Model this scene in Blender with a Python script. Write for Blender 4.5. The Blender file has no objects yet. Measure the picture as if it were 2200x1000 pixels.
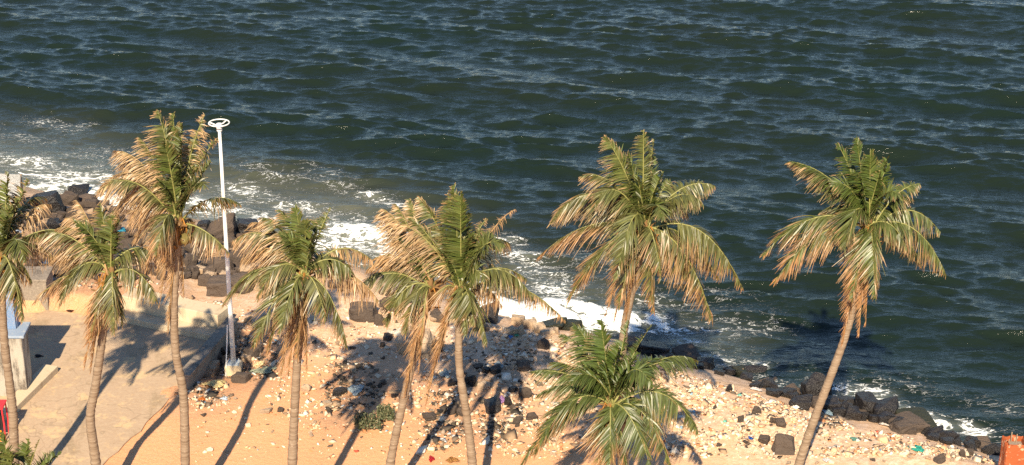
import bpy, bmesh, math, random
import numpy as np
from mathutils import Vector, Matrix, Euler
random.seed(7)
RNG = np.random.default_rng(11)
sc = bpy.context.scene
COL = sc.collection

# ------------------------------------------------------------------ camera, sky, sun, exposure
CAM_H, PITCH, FPX = 26.0, math.radians(24.0), 4278.0
cam_data = bpy.data.cameras.new('camera')
cam = bpy.data.objects.new('camera', cam_data); COL.objects.link(cam)
cam.location = (0, 0, CAM_H)
cam.rotation_euler = (math.pi / 2 - PITCH, 0, 0)
cam_data.sensor_width = 36.0
cam_data.lens = 36.0 * FPX / 2200.0
cam_data.clip_start, cam_data.clip_end = 0.5, 12000
sc.camera = cam

SUN_EL, SHADOW_AZ = math.radians(38.0), math.radians(8.0)    # shadows run away from the camera, a little to the right
world = bpy.data.worlds.new('World'); sc.world = world
world.use_nodes = True
wn = world.node_tree.nodes
sky = wn.new('ShaderNodeTexSky'); sky.sky_type = 'NISHITA'; sky.sun_disc = False
sky.sun_elevation = SUN_EL
sky.sun_rotation = math.pi + SHADOW_AZ
sky.air_density, sky.dust_density, sky.ozone_density = 1.0, 0.0, 3.2
wn['Background'].inputs['Strength'].default_value = 0.080
world.node_tree.links.new(sky.outputs[0], wn['Background'].inputs['Color'])
sun_data = bpy.data.lights.new('sun', 'SUN')
sun_data.energy, sun_data.angle, sun_data.color = 5.0, math.radians(0.55), (1.0, 0.85, 0.62)
sun = bpy.data.objects.new('sun', sun_data); COL.objects.link(sun)
sun.rotation_euler = Vector((math.sin(SHADOW_AZ) * math.cos(SUN_EL), math.cos(SHADOW_AZ) * math.cos(SUN_EL), -math.sin(SUN_EL))).to_track_quat('-Z', 'Y').to_euler()
sc.view_settings.view_transform = 'Standard'
sc.view_settings.look = 'None'
sc.view_settings.exposure = 1.02
sc.view_settings.gamma = 1.0
sc.cycles.max_bounces = 5
sc.cycles.transparent_max_bounces = 4
sc.cycles.caustics_reflective = False
sc.cycles.caustics_refractive = False
sc.cycles.use_denoising = False
sc.cycles.sample_clamp_indirect = 4.0
sc.cycles.sample_clamp_direct = 5.0

# ------------------------------------------------------------------ geometry of the place, measured in metres
ST, CT = math.sin(PITCH), math.cos(PITCH)
SEA_Z = -2.0
def ray(u, v):
    a, b = (u - 1100) / FPX, (500 - v) / FPX
    return Vector((a, CT + b * ST, -ST + b * CT))
def at_z(u, v, z):
    d = ray(u, v); k = (z - CAM_H) / d.z
    return Vector((0, 0, CAM_H)) + d * k
def at_y(u, v, y):
    d = ray(u, v); return Vector((0, 0, CAM_H)) + d * (y / d.y)
def metres(px, p):               # size in metres of px photo pixels at point p
    return px * (p.y * CT + (CAM_H - p.z) * ST) / FPX

SHORE_PX = [(-420, 300), (-200, 350), (0, 392), (130, 415), (280, 445), (450, 478), (560, 512), (700, 556), (850, 600), (980, 650),
            (1080, 684), (1180, 706), (1300, 728), (1400, 752), (1480, 775), (1560, 806), (1700, 848), (1800, 872), (1900, 900),
            (2000, 934), (2080, 958), (2200, 992), (2420, 1062)]
SHORE = np.array([[*at_z(u, v, SEA_Z)][:2] for u, v in SHORE_PX])
d0 = (SHORE[0] - SHORE[3]); d1 = (SHORE[-1] - SHORE[-4])
SHORE = np.vstack([SHORE[0] + d0 / np.linalg.norm(d0) * 900, SHORE, SHORE[-1] + d1 / np.linalg.norm(d1) * 900])

def shore_dist(x, y):            # >0 on land, <0 at sea
    x = np.asarray(x, float); y = np.asarray(y, float)
    best = np.full(x.shape, 1e9)
    for a, b in zip(SHORE[:-1], SHORE[1:]):
        ab = b - a; L2 = ab @ ab
        t = np.clip(((x - a[0]) * ab[0] + (y - a[1]) * ab[1]) / L2, 0, 1)
        best = np.minimum(best, np.hypot(x - a[0] - t * ab[0], y - a[1] - t * ab[1]))
    yl = np.interp(x, SHORE[:, 0], SHORE[:, 1])
    return np.where(y < yl, best, -best)

PERM = RNG.random((256, 256))
def vnoise(x, y):
    xi = np.floor(x).astype(int); yi = np.floor(y).astype(int)
    fx = x - xi; fy = y - yi
    fx = fx * fx * (3 - 2 * fx); fy = fy * fy * (3 - 2 * fy)
    g = lambda i, j: PERM[(xi + i) & 255, (yi + j) & 255]
    return (g(0, 0) * (1 - fx) + g(1, 0) * fx) * (1 - fy) + (g(0, 1) * (1 - fx) + g(1, 1) * fx) * fy
def fbm(x, y, oct=4):
    s, a, n = 0, .5, 0
    for i in range(oct):
        s = s + a * vnoise(x * 2 ** i + 17.3 * i, y * 2 ** i + 9.1 * i); n += a; a *= .5
    return s / n

def in_poly(x, y, poly):
    x = np.asarray(x, float); y = np.asarray(y, float)
    c = np.zeros(x.shape, bool); n = len(poly)
    for i in range(n):
        x1, y1 = poly[i]; x2, y2 = poly[(i + 1) % n]
        if y1 == y2: continue
        c ^= ((y1 > y) != (y2 > y)) & (x < (x2 - x1) * (y - y1) / (y2 - y1) + x1)
    return c
ROAD_PX = [(-420, 640), (100, 668), (300, 690), (392, 712), (468, 732), (425, 790), (372, 850), (300, 925), (222, 1000), (120, 1090), (-60, 1260), (-420, 1260)]
ROAD = [tuple(at_z(u, v, 0.0).xy) for u, v in ROAD_PX]
def smooth(a, b, x):
    t = np.clip((x - a) / (b - a), 0, 1); return t * t * (3 - 2 * t)
def ground_h(x, y, rough=True):
    x = np.asarray(x, float); y = np.asarray(y, float)
    s = shore_dist(x, y)
    W = 5.0 + 8.0 * smooth(-4, -12, x)
    t = np.clip(s / W, 0, 1)
    z = -2.0 + 2.0 * (1 - (1 - t) ** 1.7)
    z = np.where(s < 0, -2 + 0.55 * s, z)
    z = np.maximum(z, -6)
    if rough:
        amp = 0.03 + 0.20 * np.exp(-((s - 3.5) / 4.0) ** 2)
        z = z + amp * (fbm(x * .55, y * .55) - .5) * 2 + 0.05 * (fbm(x * 2.1 + 40, y * 2.1) - .5) * np.clip(amp * 8, 0, 1)
    # a bank of rubble behind the concrete steps, a hollow beside the lamp post
    z = z + 0.5 * smooth(51.6, 53.2, y) * smooth(-9.5, -11, x) * smooth(0, 6, s)
    px, py = POST_XY
    z = z - 0.28 * np.exp(-(((x - px + .5) / .9) ** 2 + ((y - py - .55) / 1.1) ** 2))
    wx, wy = (fbm(x * .9 + 60, y * .9) - .5) * 1.3, (fbm(x * .9, y * .9 + 70) - .5) * 1.3
    return np.where(in_poly(x + wx, y + wy, ROAD), np.minimum(z, -0.03), z + np.where(x < -5, .03, 0.))
POST_XY = tuple(at_z(503, 800, 0.0).xy)
def on_ground(u, v):             # where the photo's line of sight meets the ground
    d = ray(u, v); o = Vector((0, 0, CAM_H))
    ks = np.linspace((3 - CAM_H) / d.z, (-7 - CAM_H) / d.z, 240)
    X, Y, Z = d.x * ks, d.y * ks, CAM_H + d.z * ks
    below = np.nonzero(Z < ground_h(X, Y))[0]
    i = below[0] if len(below) else len(ks) - 1
    p = o + d * float(ks[i]); return Vector((p.x, p.y, float(ground_h(p.x, p.y))))
def gz(x, y): return float(ground_h(x, y))

# ------------------------------------------------------------------ helpers
def tag(o, label=None, cat=None, group=None, kind=None):
    if label: o['label'] = label
    if cat: o['category'] = cat
    if group: o['group'] = group
    if kind: o['kind'] = kind
    return o
def link(name, me, mat=None, parent=None, loc=None):
    o = bpy.data.objects.new(name, me); COL.objects.link(o)
    if mat is not None and me is not None and not me.materials: me.materials.append(mat)
    if parent: o.parent = parent
    if loc is not None: o.location = loc
    return o
def empty(name, loc=(0, 0, 0)):
    o = bpy.data.objects.new(name, None); COL.objects.link(o); o.location = loc
    o.empty_display_size = .2
    return o
def mesh_np(name, verts, faces, smoothed=False, colors=None):
    me = bpy.data.meshes.new(name)
    verts = np.asarray(verts, np.float32); faces = np.asarray(faces, np.int32)
    n, k = faces.shape
    me.vertices.add(len(verts)); me.vertices.foreach_set('co', verts.ravel())
    me.loops.add(n * k); me.loops.foreach_set('vertex_index', faces.ravel())
    me.polygons.add(n)
    me.polygons.foreach_set('loop_start', np.arange(0, n * k, k, dtype=np.int32))
    if smoothed: me.polygons.foreach_set('use_smooth', np.ones(n, bool))
    me.update(calc_edges=True)
    if colors is not None:
        a = me.color_attributes.new('Col', 'FLOAT_COLOR', 'POINT')
        c = np.ones((len(verts), 4), np.float32); c[:, :3] = colors
        a.data.foreach_set('color', c.ravel())
    return me
def bm_mesh(name, bm, smoothed=False):
    me = bpy.data.meshes.new(name); bm.normal_update(); bm.to_mesh(me); bm.free()
    if smoothed:
        for p in me.polygons: p.use_smooth = True
    return me
def tube(bm, pts, radii, seg=8, cap=True):
    pts = [Vector(p) for p in pts]; rings = []
    nrm = None
    for i, p in enumerate(pts):
        t = (pts[min(i + 1, len(pts) - 1)] - pts[max(i - 1, 0)]).normalized()
        if nrm is None:
            nrm = t.orthogonal().normalized()
        else:
            nrm = (nrm - t * nrm.dot(t)).normalized()
        b = t.cross(nrm); r = radii[i] if hasattr(radii, '__len__') else radii
        rings.append([bm.verts.new(p + (nrm * math.cos(2 * math.pi * k / seg) + b * math.sin(2 * math.pi * k / seg)) * r) for k in range(seg)])
    for a, b in zip(rings[:-1], rings[1:]):
        for k in range(seg):
            bm.faces.new((a[k], a[(k + 1) % seg], b[(k + 1) % seg], b[k]))
    if cap:
        bm.faces.new(list(reversed(rings[0]))); bm.faces.new(rings[-1])
def prism(bm, poly, z0, z1, bevel=0.0):       # poly: plan outline, counter-clockwise
    bot = [bm.verts.new((x, y, z0)) for x, y in poly]
    top = [bm.verts.new((x, y, z1)) for x, y in poly]
    n = len(poly); fs = [bm.faces.new(top), bm.faces.new(list(reversed(bot)))]
    for i in range(n): fs.append(bm.faces.new((bot[i], bot[(i + 1) % n], top[(i + 1) % n], top[i])))
    if bevel: bmesh.ops.bevel(bm, geom=list({e for f in fs for e in f.edges}), offset=bevel, segments=2, affect='EDGES', profile=.6)
def box(bm, cx, cy, cz, sx, sy, sz, bevel=0.0):
    g = bmesh.ops.create_cube(bm, size=1.0)
    for v in g['verts']: v.co = Vector((cx + v.co.x * sx, cy + v.co.y * sy, cz + v.co.z * sz))
    if bevel: bmesh.ops.bevel(bm, geom=list({e for v in g['verts'] for e in v.link_edges}), offset=bevel, segments=2, affect='EDGES')

# ------------------------------------------------------------------ materials
class NT:
    def __init__(s, name):
        s.m = bpy.data.materials.new(name); s.m.use_nodes = True
        s.n = s.m.node_tree.nodes; s.l = s.m.node_tree.links
        s.bsdf = s.n['Principled BSDF']; s.out = s.n['Material Output']
    def node(s, t, **kw):
        n = s.n.new(t)
        for k, v in kw.items():
            if k == 'inp':
                for a, b in v.items(): s.set(n.inputs[a], b)
            else: setattr(n, k, v)
        return n
    def set(s, sock, val):
        if isinstance(val, bpy.types.NodeSocket): s.l.new(val, sock)
        else: sock.default_value = val
    def coord(s, kind='Object'): return s.node('ShaderNodeTexCoord').outputs[kind]
    def pos(s): return s.node('ShaderNodeNewGeometry').outputs['Position']
    def attr(s, name): return s.node('ShaderNodeAttribute', attribute_name=name)
    def noise(s, vec, scale, detail=4, rough=.55, dist=0): return s.node('ShaderNodeTexNoise', inp={'Vector': vec, 'Scale': scale, 'Detail': detail, 'Roughness': rough, 'Distortion': dist}).outputs['Fac']
    def ramp(s, fac, stops, interp='LINEAR'):
        r = s.node('ShaderNodeValToRGB', inp={'Fac': fac}); r.color_ramp.interpolation = interp
        e = r.color_ramp.elements
        while len(e) < len(stops): e.new(.5)
        for el, (p, c) in zip(e, stops):
            el.position = p; el.color = (*c, 1) if len(c) == 3 else c
        return r.outputs['Color']
    def mix(s, f, a, b, mode='MIX'):
        n = s.node('ShaderNodeMix', data_type='RGBA', blend_type=mode)
        s.set(n.inputs[0], f)
        for sock, v in ((n.inputs[6], a), (n.inputs[7], b)):
            s.set(sock, (*v, 1) if isinstance(v, tuple) and len(v) == 3 else v)
        return n.outputs[2]
    def math(s, op, a, b=0.0, c=0.0):
        n = s.node('ShaderNodeMath', operation=op)
        s.set(n.inputs[0], a); s.set(n.inputs[1], b); s.set(n.inputs[2], c); return n.outputs[0]
    def mapr(s, v, a, b, c=0.0, d=1.0, smoothstep=True):
        n = s.node('ShaderNodeMapRange', interpolation_type='SMOOTHSTEP' if smoothstep else 'LINEAR')
        for i, x in enumerate((v, a, b, c, d)): s.set(n.inputs[i], x)
        return n.outputs[0]
    def scale(s, vec, v3):
        return s.node('ShaderNodeMapping', inp={'Vector': vec, 'Scale': v3}).outputs[0]
    def bump(s, h, strength=.5, dist=.02):
        s.set(s.bsdf.inputs['Normal'], s.node('ShaderNodeBump', inp={'Height': h, 'Strength': strength, 'Distance': dist}).outputs[0])
    def base(s, c, rough=.8, spec=.3):
        s.set(s.bsdf.inputs['Base Color'], (*c, 1) if isinstance(c, tuple) else c)
        s.set(s.bsdf.inputs['Roughness'], rough); s.bsdf.inputs['Specular IOR Level'].default_value = spec
        return s

def mat_sand():
    t = NT('sand'); p = t.pos()
    z = t.attr('zone')              # r: rubbly shore ground, g: red earth, b: dirt, damp and painted palm shade
    n1 = t.noise(p, .8, 6, .6); n2 = t.noise(p, 7, 5, .7); n3 = t.noise(p, 40, 3, .6)
    sp = t.node('ShaderNodeSeparateColor', inp={'Color': z.outputs['Color']})
    c = t.mix(n1, (.58, .345, .185), (.67, .43, .24))
    red = t.mix(n1, (.60, .25, .105), (.68, .33, .15))
    c = t.mix(t.math('MULTIPLY', sp.outputs[1], t.mapr(n1, .05, .4)), c, red)
    pale = t.ramp(n2, [(.30, (.36, .215, .13)), (.45, (.61, .385, .245)), (.60, (.77, .55, .40)), (.72, (.80, .66, .54))])
    c = t.mix(t.math('MULTIPLY', sp.outputs[0], t.mapr(t.noise(p, 1.7, 4), .3, .6, .35, 1)), c, pale)
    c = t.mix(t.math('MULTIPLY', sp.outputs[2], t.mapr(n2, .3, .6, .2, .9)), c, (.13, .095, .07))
    c = t.mix(t.mapr(n3, .35, .7), c, t.mix(.5, c, (.62, .47, .32)))
    t.base(c, .92, .15)
    t.bump(t.math('ADD', t.math('MULTIPLY', n2, 1.0), t.math('MULTIPLY', n3, .35)), .6, .06)
    return t.m
def mat_concrete(name, ca, cb, stain=(.12, .09, .07), amount=.5, sc_=1.2, coord='Object', lo=.5, hi=.72):
    t = NT(name); p = t.pos() if coord == 'World' else t.coord(coord)
    n1 = t.noise(p, sc_, 6, .65); n2 = t.noise(p, sc_ * 14, 4, .6)
    c = t.mix(n1, ca, cb)
    c = t.mix(t.math('MULTIPLY', t.mapr(t.noise(t.scale(p, (1, 1, .25)), sc_ * 2.2, 5, .6), lo, hi), amount), c, stain)
    c = t.mix(t.mapr(n2, .4, .75, 0, .35), c, (.5, .42, .33))
    t.base(c, .9, .2); t.bump(n2, .35, .02)
    return t.m
def mat_rock(name, ca, cb, dust, dust_amt, rough=.8, spec=.3):
    t = NT(name); p = t.coord('Object')
    oi = t.node('ShaderNodeObjectInfo').outputs['Random']
    n1 = t.noise(p, 2.2, 6, .6); n2 = t.noise(p, 14, 5, .65)
    c = t.mix(n1, ca, cb)
    c = t.mix(t.math('MULTIPLY', oi, .4), c, tuple(x * 1.5 for x in cb))
    up = t.node('ShaderNodeSeparateXYZ', inp={'Vector': t.node('ShaderNodeNewGeometry').outputs['Normal']}).outputs['Z']
    f = t.math('MULTIPLY', t.mapr(t.math('ADD', up, t.math('MULTIPLY', n2, .7)), .75, 1.5), dust_amt)
    c = t.mix(f, c, dust)
    t.base(c, rough, spec); t.bump(t.math('ADD', n1, t.math('MULTIPLY', n2, .55)), .8, .12)
    return t.m
def mat_plain(name, c, rough=.6, spec=.4, var=.25, sc_=6):
    t = NT(name); p = t.coord('Object')
    n = t.noise(p, sc_, 5, .6)
    t.base(t.mix(n, tuple(x * (1 - var) for x in c), tuple(min(1, x * (1 + var * .6)) for x in c)), rough, spec)
    t.bump(n, .2, .02)
    return t.m
def mat_vcol(name, rough=.6, spec=.3, trans=0.0):
    t = NT(name); a = t.attr('Col').outputs['Color']
    n = t.noise(t.coord('Object'), 9, 3, .6)
    c = t.mix(t.mapr(n, .3, .7, 0, .3), a, (.05, .045, .02))
    t.base(c, rough, spec)
    if trans:
        tr = t.node('ShaderNodeBsdfTranslucent', inp={'Color': t.mix(1.0, c, (1.0, .95, .55), 'MULTIPLY')})
        ms = t.node('ShaderNodeMixShader', inp={'Fac': trans})
        t.l.new(t.bsdf.outputs[0], ms.inputs[1]); t.l.new(tr.outputs[0], ms.inputs[2]); t.l.new(ms.outputs[0], t.out.inputs['Surface'])
    return t.m
def mat_trunk():
    t = NT('palm_trunk'); p = t.coord('Object')
    n = t.noise(p, 3, 5, .6); rings = t.noise(t.scale(p, (.6, .6, 9)), 2.2, 3, .5, .4)
    c = t.ramp(rings, [(.30, (.15, .105, .07)), (.48, (.21, .155, .108)), (.66, (.265, .205, .148))])
    c = t.mix(t.mapr(n, .42, .7, 0, .6), c, (.21, .155, .11))
    c = t.mix(t.mapr(t.noise(p, 16, 3, .6), .62, .72, 0, .5), c, (.48, .40, .32))
    t.base(c, .9, .15); t.bump(t.math('ADD', rings, t.math('MULTIPLY', n, .4)), .8, .03)
    return t.m
def mat_sea():
    t = NT('sea_water'); p = t.pos()
    foam_c = t.attr('foam').outputs['Fac']; turb = t.attr('turb').outputs['Fac']
    nbig = t.noise(p, .12, 3, .5)
    deep = t.mix(nbig, (.0054, .0142, .0102), (.0118, .0156, .0074))
    turbid = t.mix(t.noise(p, .5, 4, .6, .6), (.058, .066, .046), (.125, .125, .092))
    c = t.mix(turb, deep, turbid)
    # foam: lacy ridges that close up where the surf is thick
    sp = t.scale(p, (.72, 1.35, .6))
    ra = t.noise(sp, 1.35, 7, .62, 1.3)
    rb = t.noise(sp, 4.6, 6, .6, .8)
    ridge = lambda n, k: t.math('SUBTRACT', 1.0, t.math('MULTIPLY', t.math('ABSOLUTE', t.math('SUBTRACT', n, .5)), k))
    lace = t.math('ADD', t.math('MULTIPLY', ridge(ra, 9.0), .60), t.math('MULTIPLY', ridge(rb, 8.0), .40))
    lump = t.noise(sp, .55, 3, .5)
    cov = t.math('ADD', foam_c, t.math('MULTIPLY', t.math('SUBTRACT', lump, .5), t.math('MULTIPLY', foam_c, 1.5)))
    th = t.math('SUBTRACT', 1.0, t.math('MULTIPLY', cov, 1.0))
    f = t.mapr(lace, t.math('SUBTRACT', th, .04), t.math('ADD', th, .26))
    f = t.math('MULTIPLY', f, t.mapr(foam_c, .02, .14))
    soft = t.math('MULTIPLY', t.mapr(cov, .22, .95), .45)
    c = t.mix(soft, c, (.36, .38, .32))
    c = t.mix(f, c, (.80, .82, .79))
    t.base(c, t.mix(f, (.085,) * 3, (.8,) * 3), .5)
    t.bsdf.inputs['IOR'].default_value = 1.333
    h1 = t.noise(t.scale(p, (1.0, 2.6, 1)), 1.6, 5, .65, .5)
    h2 = t.noise(t.scale(p, (1.2, 2.0, 1)), 5.0, 3, .55, .3)
    h = t.math('ADD', t.math('ADD', t.math('MULTIPLY', h1, .06), t.math('MULTIPLY', h2, .016)), t.math('MULTIPLY', f, .06))
    t.bump(h, 1.0, 1.0)
    return t.m

def mat_road():
    t = NT('road_concrete'); p = t.pos()
    n1 = t.noise(p, .45, 6, .65); n2 = t.noise(p, 9, 5, .65)
    c = t.mix(n1, (.34, .235, .155), (.46, .33, .22))
    c = t.mix(t.mapr(t.noise(t.scale(p, (1, .5, 1)), .9, 6, .7, .6), .50, .66, 0, .65), c, (.25, .175, .105))
    c = t.mix(t.mapr(t.noise(p, 1.3, 6, .7), .52, .62, 0, .75), c, (.57, .39, .21))
    vor = t.node('ShaderNodeTexVoronoi', feature='DISTANCE_TO_EDGE', inp={'Vector': t.node('ShaderNodeVectorMath', operation='ADD', inp={0: p, 1: t.node('ShaderNodeTexNoise', inp={'Vector': p, 'Scale': 1.4}).outputs['Color']}).outputs[0], 'Scale': .34})
    c = t.mix(t.mapr(vor.outputs['Distance'], .002, .007, .35, 0), c, (.16, .11, .07))
    c = t.mix(t.mapr(n2, .35, .75, 0, .3), c, (.55, .44, .30))
    t.base(c, .92, .15); t.bump(n2, .4, .02)
    return t.m
def mat_rust():
    t = NT('rusty_orange_paint'); p = t.coord('Object')
    c = t.mix(t.noise(p, 3, 5), (.27, .06, .022), (.38, .10, .035))
    c = t.mix(t.mapr(t.noise(p, 9, 3, .5), .56, .66, 0, .8), c, (.60, .40, .27))
    c = t.mix(t.mapr(t.noise(p, 5, 6, .7), .52, .68, 0, .7), c, (.16, .06, .03))
    t.base(c, .85, .2); t.bump(t.noise(p, 9, 4), .6, .04)
    return t.m
M = dict(
    sand=mat_sand(), sea=mat_sea(), trunk=mat_trunk(),
    road=mat_road(),
    conc=mat_concrete('pale_concrete', (.48, .38, .26), (.56, .45, .30), (.30, .21, .13), .55),
    dconc=mat_concrete('grimy_shaded_concrete', (.17, .14, .115), (.26, .21, .165), (.05, .04, .035), .7),  # grime plus shade put into the dark colour of the walls
    plaster=mat_concrete('weathered_plaster', (.27, .265, .25), (.40, .345, .27), (.07, .055, .045), .85, 2.2, 'Object', .44, .62),
    rock=mat_rock('dry_basalt', (.045, .034, .028), (.085, .063, .050), (.20, .14, .095), .28),
    wet=mat_rock('wet_basalt', (.007, .006, .0065), (.019, .015, .014), (.05, .038, .03), .18, .42, .5),
    moss=mat_rock('mossy_basalt', (.012, .013, .008), (.024, .024, .013), (.030, .032, .014), .4, .5, .4),
    tan=mat_rock('sandstone', (.32, .22, .145), (.42, .30, .20), (.55, .42, .29), .5),
    leaf=mat_vcol('palm_leaflets', .40, .45, .10), chips=mat_vcol('rubble_chips', .8, .2),
    rib=mat_plain('palm_midrib', (.24, .23, .075), .5, .4), dryrib=mat_plain('dry_midrib', (.36, .22, .10), .7, .3),
    fibre=mat_plain('palm_fibre', (.20, .115, .05), .9, .1, .5), stalk=mat_plain('orange_flower_stalk', (.34, .155, .035), .7, .2, .5),
    nut=mat_plain('coconut_husk', (.17, .135, .045), .5, .4),
    white=mat_plain('white_paint', (.72, .72, .70), .5, .5, .12), steel=mat_plain('galvanised_steel', (.42, .45, .46), .45, .5),
    blue=mat_concrete('blue_painted_boards', (.10, .17, .32), (.17, .26, .40), (.30, .31, .31), .55, 2.0),
    bluetop=mat_concrete('faded_blue_sheet', (.15, .22, .33), (.28, .34, .42), (.5, .48, .44), .6, 2.0),
    rust=mat_rust(),
    twig=mat_plain('dry_wood', (.42, .30, .19), .85, .2, .4), rebar=mat_plain('rebar', (.30, .22, .15), .7, .3),
    shrub=mat_vcol('shrub_leaves', .55, .3, .15),
)

# ------------------------------------------------------------------ sea
def stretched(lo, hi, step, far_lo, far_hi):
    mid = np.arange(lo, hi + step / 2, step)
    def tail(start, end, sgn):
        out, s, p = [], step, start
        while (end - p) * sgn > 0:
            s *= 1.35; p += sgn * s; out.append(p)
        return out
    return np.array(list(reversed(tail(lo, far_lo, -1))) + list(mid) + tail(hi, far_hi, 1))
def grid_faces(nx, ny):
    i = np.arange(nx * ny).reshape(ny, nx)
    return np.stack([i[:-1, :-1], i[:-1, 1:], i[1:, 1:], i[1:, :-1]], -1).reshape(-1, 4)
def wave_field(N=1024, L=92.0):
    rng = np.random.default_rng(5)
    k1 = 2 * math.pi * np.fft.fftfreq(N, L / N)
    kx, ky = np.meshgrid(k1, k1); k = np.hypot(kx, ky); k[0, 0] = 1e-6
    def spec(lam, rms, direction, p):
        kp = 2 * math.pi / lam
        d = np.array(direction) / np.linalg.norm(direction)
        c = np.abs((kx * d[0] + ky * d[1]) / k)
        S = np.exp(-1.25 * (kp / k) ** 2) / k ** 4 * (c ** p + .012) * np.exp(-(k / (2 * math.pi / .21)) ** 2)
        S[0, 0] = 0
        H = np.sqrt(S) * (rng.standard_normal((N, N)) + 1j * rng.standard_normal((N, N)))
        h = np.fft.ifft2(H).real
        return H * (rms / h.std())
    H = spec(10.0, .095, (-.26, -.97), 20) + spec(2.4, .036, (-.20, -.98), 13) + spec(.95, .0175, (-.05, -1), 8)
    f = lambda A: np.fft.ifft2(A).real
    h = f(H); dx = f(-1j * kx / k * H); dy = f(-1j * ky / k * H)
    return h, dx, dy, L
def sample(F, x, y, L):
    N = F.shape[0]; gx = (x / L * N) % N; gy = (y / L * N) % N
    i = np.floor(gx).astype(int) % N; j = np.floor(gy).astype(int) % N; fx = gx - np.floor(gx); fy = gy - np.floor(gy)
    i1, j1 = (i + 1) % N, (j + 1) % N
    return (F[j, i] * (1 - fx) + F[j, i1] * fx) * (1 - fy) + (F[j1, i] * (1 - fx) + F[j1, i1] * fx) * fy
FOAM = [  # photo place, radius along and across in metres, strength
    (30, 285, 2.2, .9, .40), (110, 262, 1.8, .7, .42), (190, 262, .6, .4, .38), (60, 350, 3.0, 1.3, .50), (130, 385, 2.4, 1.2, .62), (230, 340, 2.5, 1.5, .42), (200, 410, 1.6, .6, .9),
    (100, 405, 1.2, .5, .85), (270, 440, 1.4, .7, 1.0), (260, 390, 2, 1, .5), (440, 440, 2.2, 1.2, .75), (520, 405, 1.5, .8, .55), (600, 378, 2.2, .8, .42), (700, 375, 1.8, .7, .38), (560, 470, 1.6, 1.0, .62),
    (640, 440, 2.2, .8, .5), (720, 400, 1.6, .5, .34), (800, 420, 1.0, .5, .62), (850, 440, .8, .5, .60), (700, 515, 1.6, .9, .80), (770, 500, 1.6, .8, .95), (820, 540, 1.4, 1.0, .72), (740, 470, 2, 1, .45),
    (850, 480, 1.4, 1, .55), (930, 590, 1.0, .7, .80), (1090, 510, .8, .5, .7), (1120, 545, 1.2, .8, .5), (1160, 580, 1.6, 1.0, .5), (1190, 620, 1.6, .9, .55), (1100, 670, 1.6, .8, 1.25), (1180, 680, 1.4, .7, 1.3),
    (1240, 665, 1.3, .5, 1.1), (1290, 690, 1.0, .6, .9), (1340, 690, 1.0, .7, 1.25), (1400, 690, .9, .6, .95), (1440, 700, 1.0, .6, .55), (1480, 730, .9, .5, .60), (1520, 700, 1.6, .7, .36), (1600, 690, 1.6, .9, .38), (1660, 690, 1.2, .9, .34),
    (1540, 770, .8, .45, .75), (1620, 780, .9, .4, .55), (1820, 840, .9, .6, .66), (1880, 850, 1.1, .8, .72), (1940, 880, 1.3, .6, .78), (2000, 905, 1.1, .5, .82), (1760, 810, .8, .4, .5), (2080, 915, .8, .45, .66), (2100, 930, .5, .4, .7), (1950, 830, 1.4, .8, .30),
    (2110, 870, 1.5, .9, .30), (2190, 885, 1.2, .6, .34), (1260, 560, 2, 1.2, .28), (1560, 640, 2.2, 1.0, .22), (1380, 640, 2.4, 1.1, .34), (1040, 620, 1.6, 1.0, .55), (950, 500, 1.6, 1.0, .3)]
TURB = [(60, 350, 5, 2.4, .75), (200, 400, 5, 2.5, .9), (450, 430, 5, 3, .95), (650, 460, 5, 3, .9), (800, 530, 4, 2.5, .9), (950, 600, 3, 2, .7), (1120, 600, 3, 2, .6), (1250, 640, 2.5, 1.6, .55), (1480, 710, 2.2, 1.2, .4), (-150, 320, 6, 3, .6), (160, 310, 5, 2, .35)]
def build_sea():
    xs = stretched(-34, 34, .105, -4000, 4000); ys = stretched(42, 101, .105, -60, 6000)
    X, Y = np.meshgrid(xs, ys)
    h, dx, dy, L = wave_field()
    s = -shore_dist(X, Y)
    fine = smooth(330, 140, np.hypot(X, Y - 60))
    calm = fine * (.45 + .55 * smooth(0, 9, s)) * (.62 + .76 * fbm(X * .09 + 2, Y * .15, 3))
    chop = -.85
    Z = sample(h, X, Y, L) * calm; DX = sample(dx, X, Y, L) * calm * chop; DY = sample(dy, X, Y, L) * calm * chop
    foam = .34 * np.exp(-np.clip(s, 0, 99) / 1.6)
    foam = foam * smooth(6, -4, X) + foam * 1.15 * smooth(-4, 6, X)
    dirv = np.array([.87, -.49])
    def blob(items):
        out = np.zeros_like(X)
        for u, v, a, b, k in items:
            k = k * .92 if (items is FOAM and k < .9) else k * 1.1; p = at_z(u, v, SEA_Z); ex = X - p.x; ey = Y - p.y
            al = ex * dirv[0] + ey * dirv[1]; ac = -ex * dirv[1] + ey * dirv[0]
            out = np.maximum(out, k * np.exp(-(al / a) ** 2 - (ac / b) ** 2))
        return out
    foam = np.maximum(foam, blob(FOAM)) * (.75 + .5 * fbm(X * .9, Y * .9))
    turb = np.clip(blob(TURB) * (.6 + .8 * fbm(X * .35 + 5, Y * .35)) + .35 * np.exp(-np.clip(s, 0, 99) / 1.5) * smooth(5, -3, X), 0, 1)
    Z = Z + np.clip(foam - .55, 0, .6) * .45 * fbm(X * 2.2, Y * 2.2) * 1.6
    V = np.stack([X + DX, Y + DY, SEA_Z + Z], -1).reshape(-1, 3)
    me = mesh_np('sea', V, grid_faces(len(xs), len(ys)), True)
    for nm, A in (('foam', foam), ('turb', turb)):
        a = me.attributes.new(nm, 'FLOAT', 'POINT'); a.data.foreach_set('value', A.astype(np.float32).ravel())
    tag(link('sea', me, M['sea']), 'dark green choppy sea with white surf along the shore', kind='structure')
build_sea()

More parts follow.
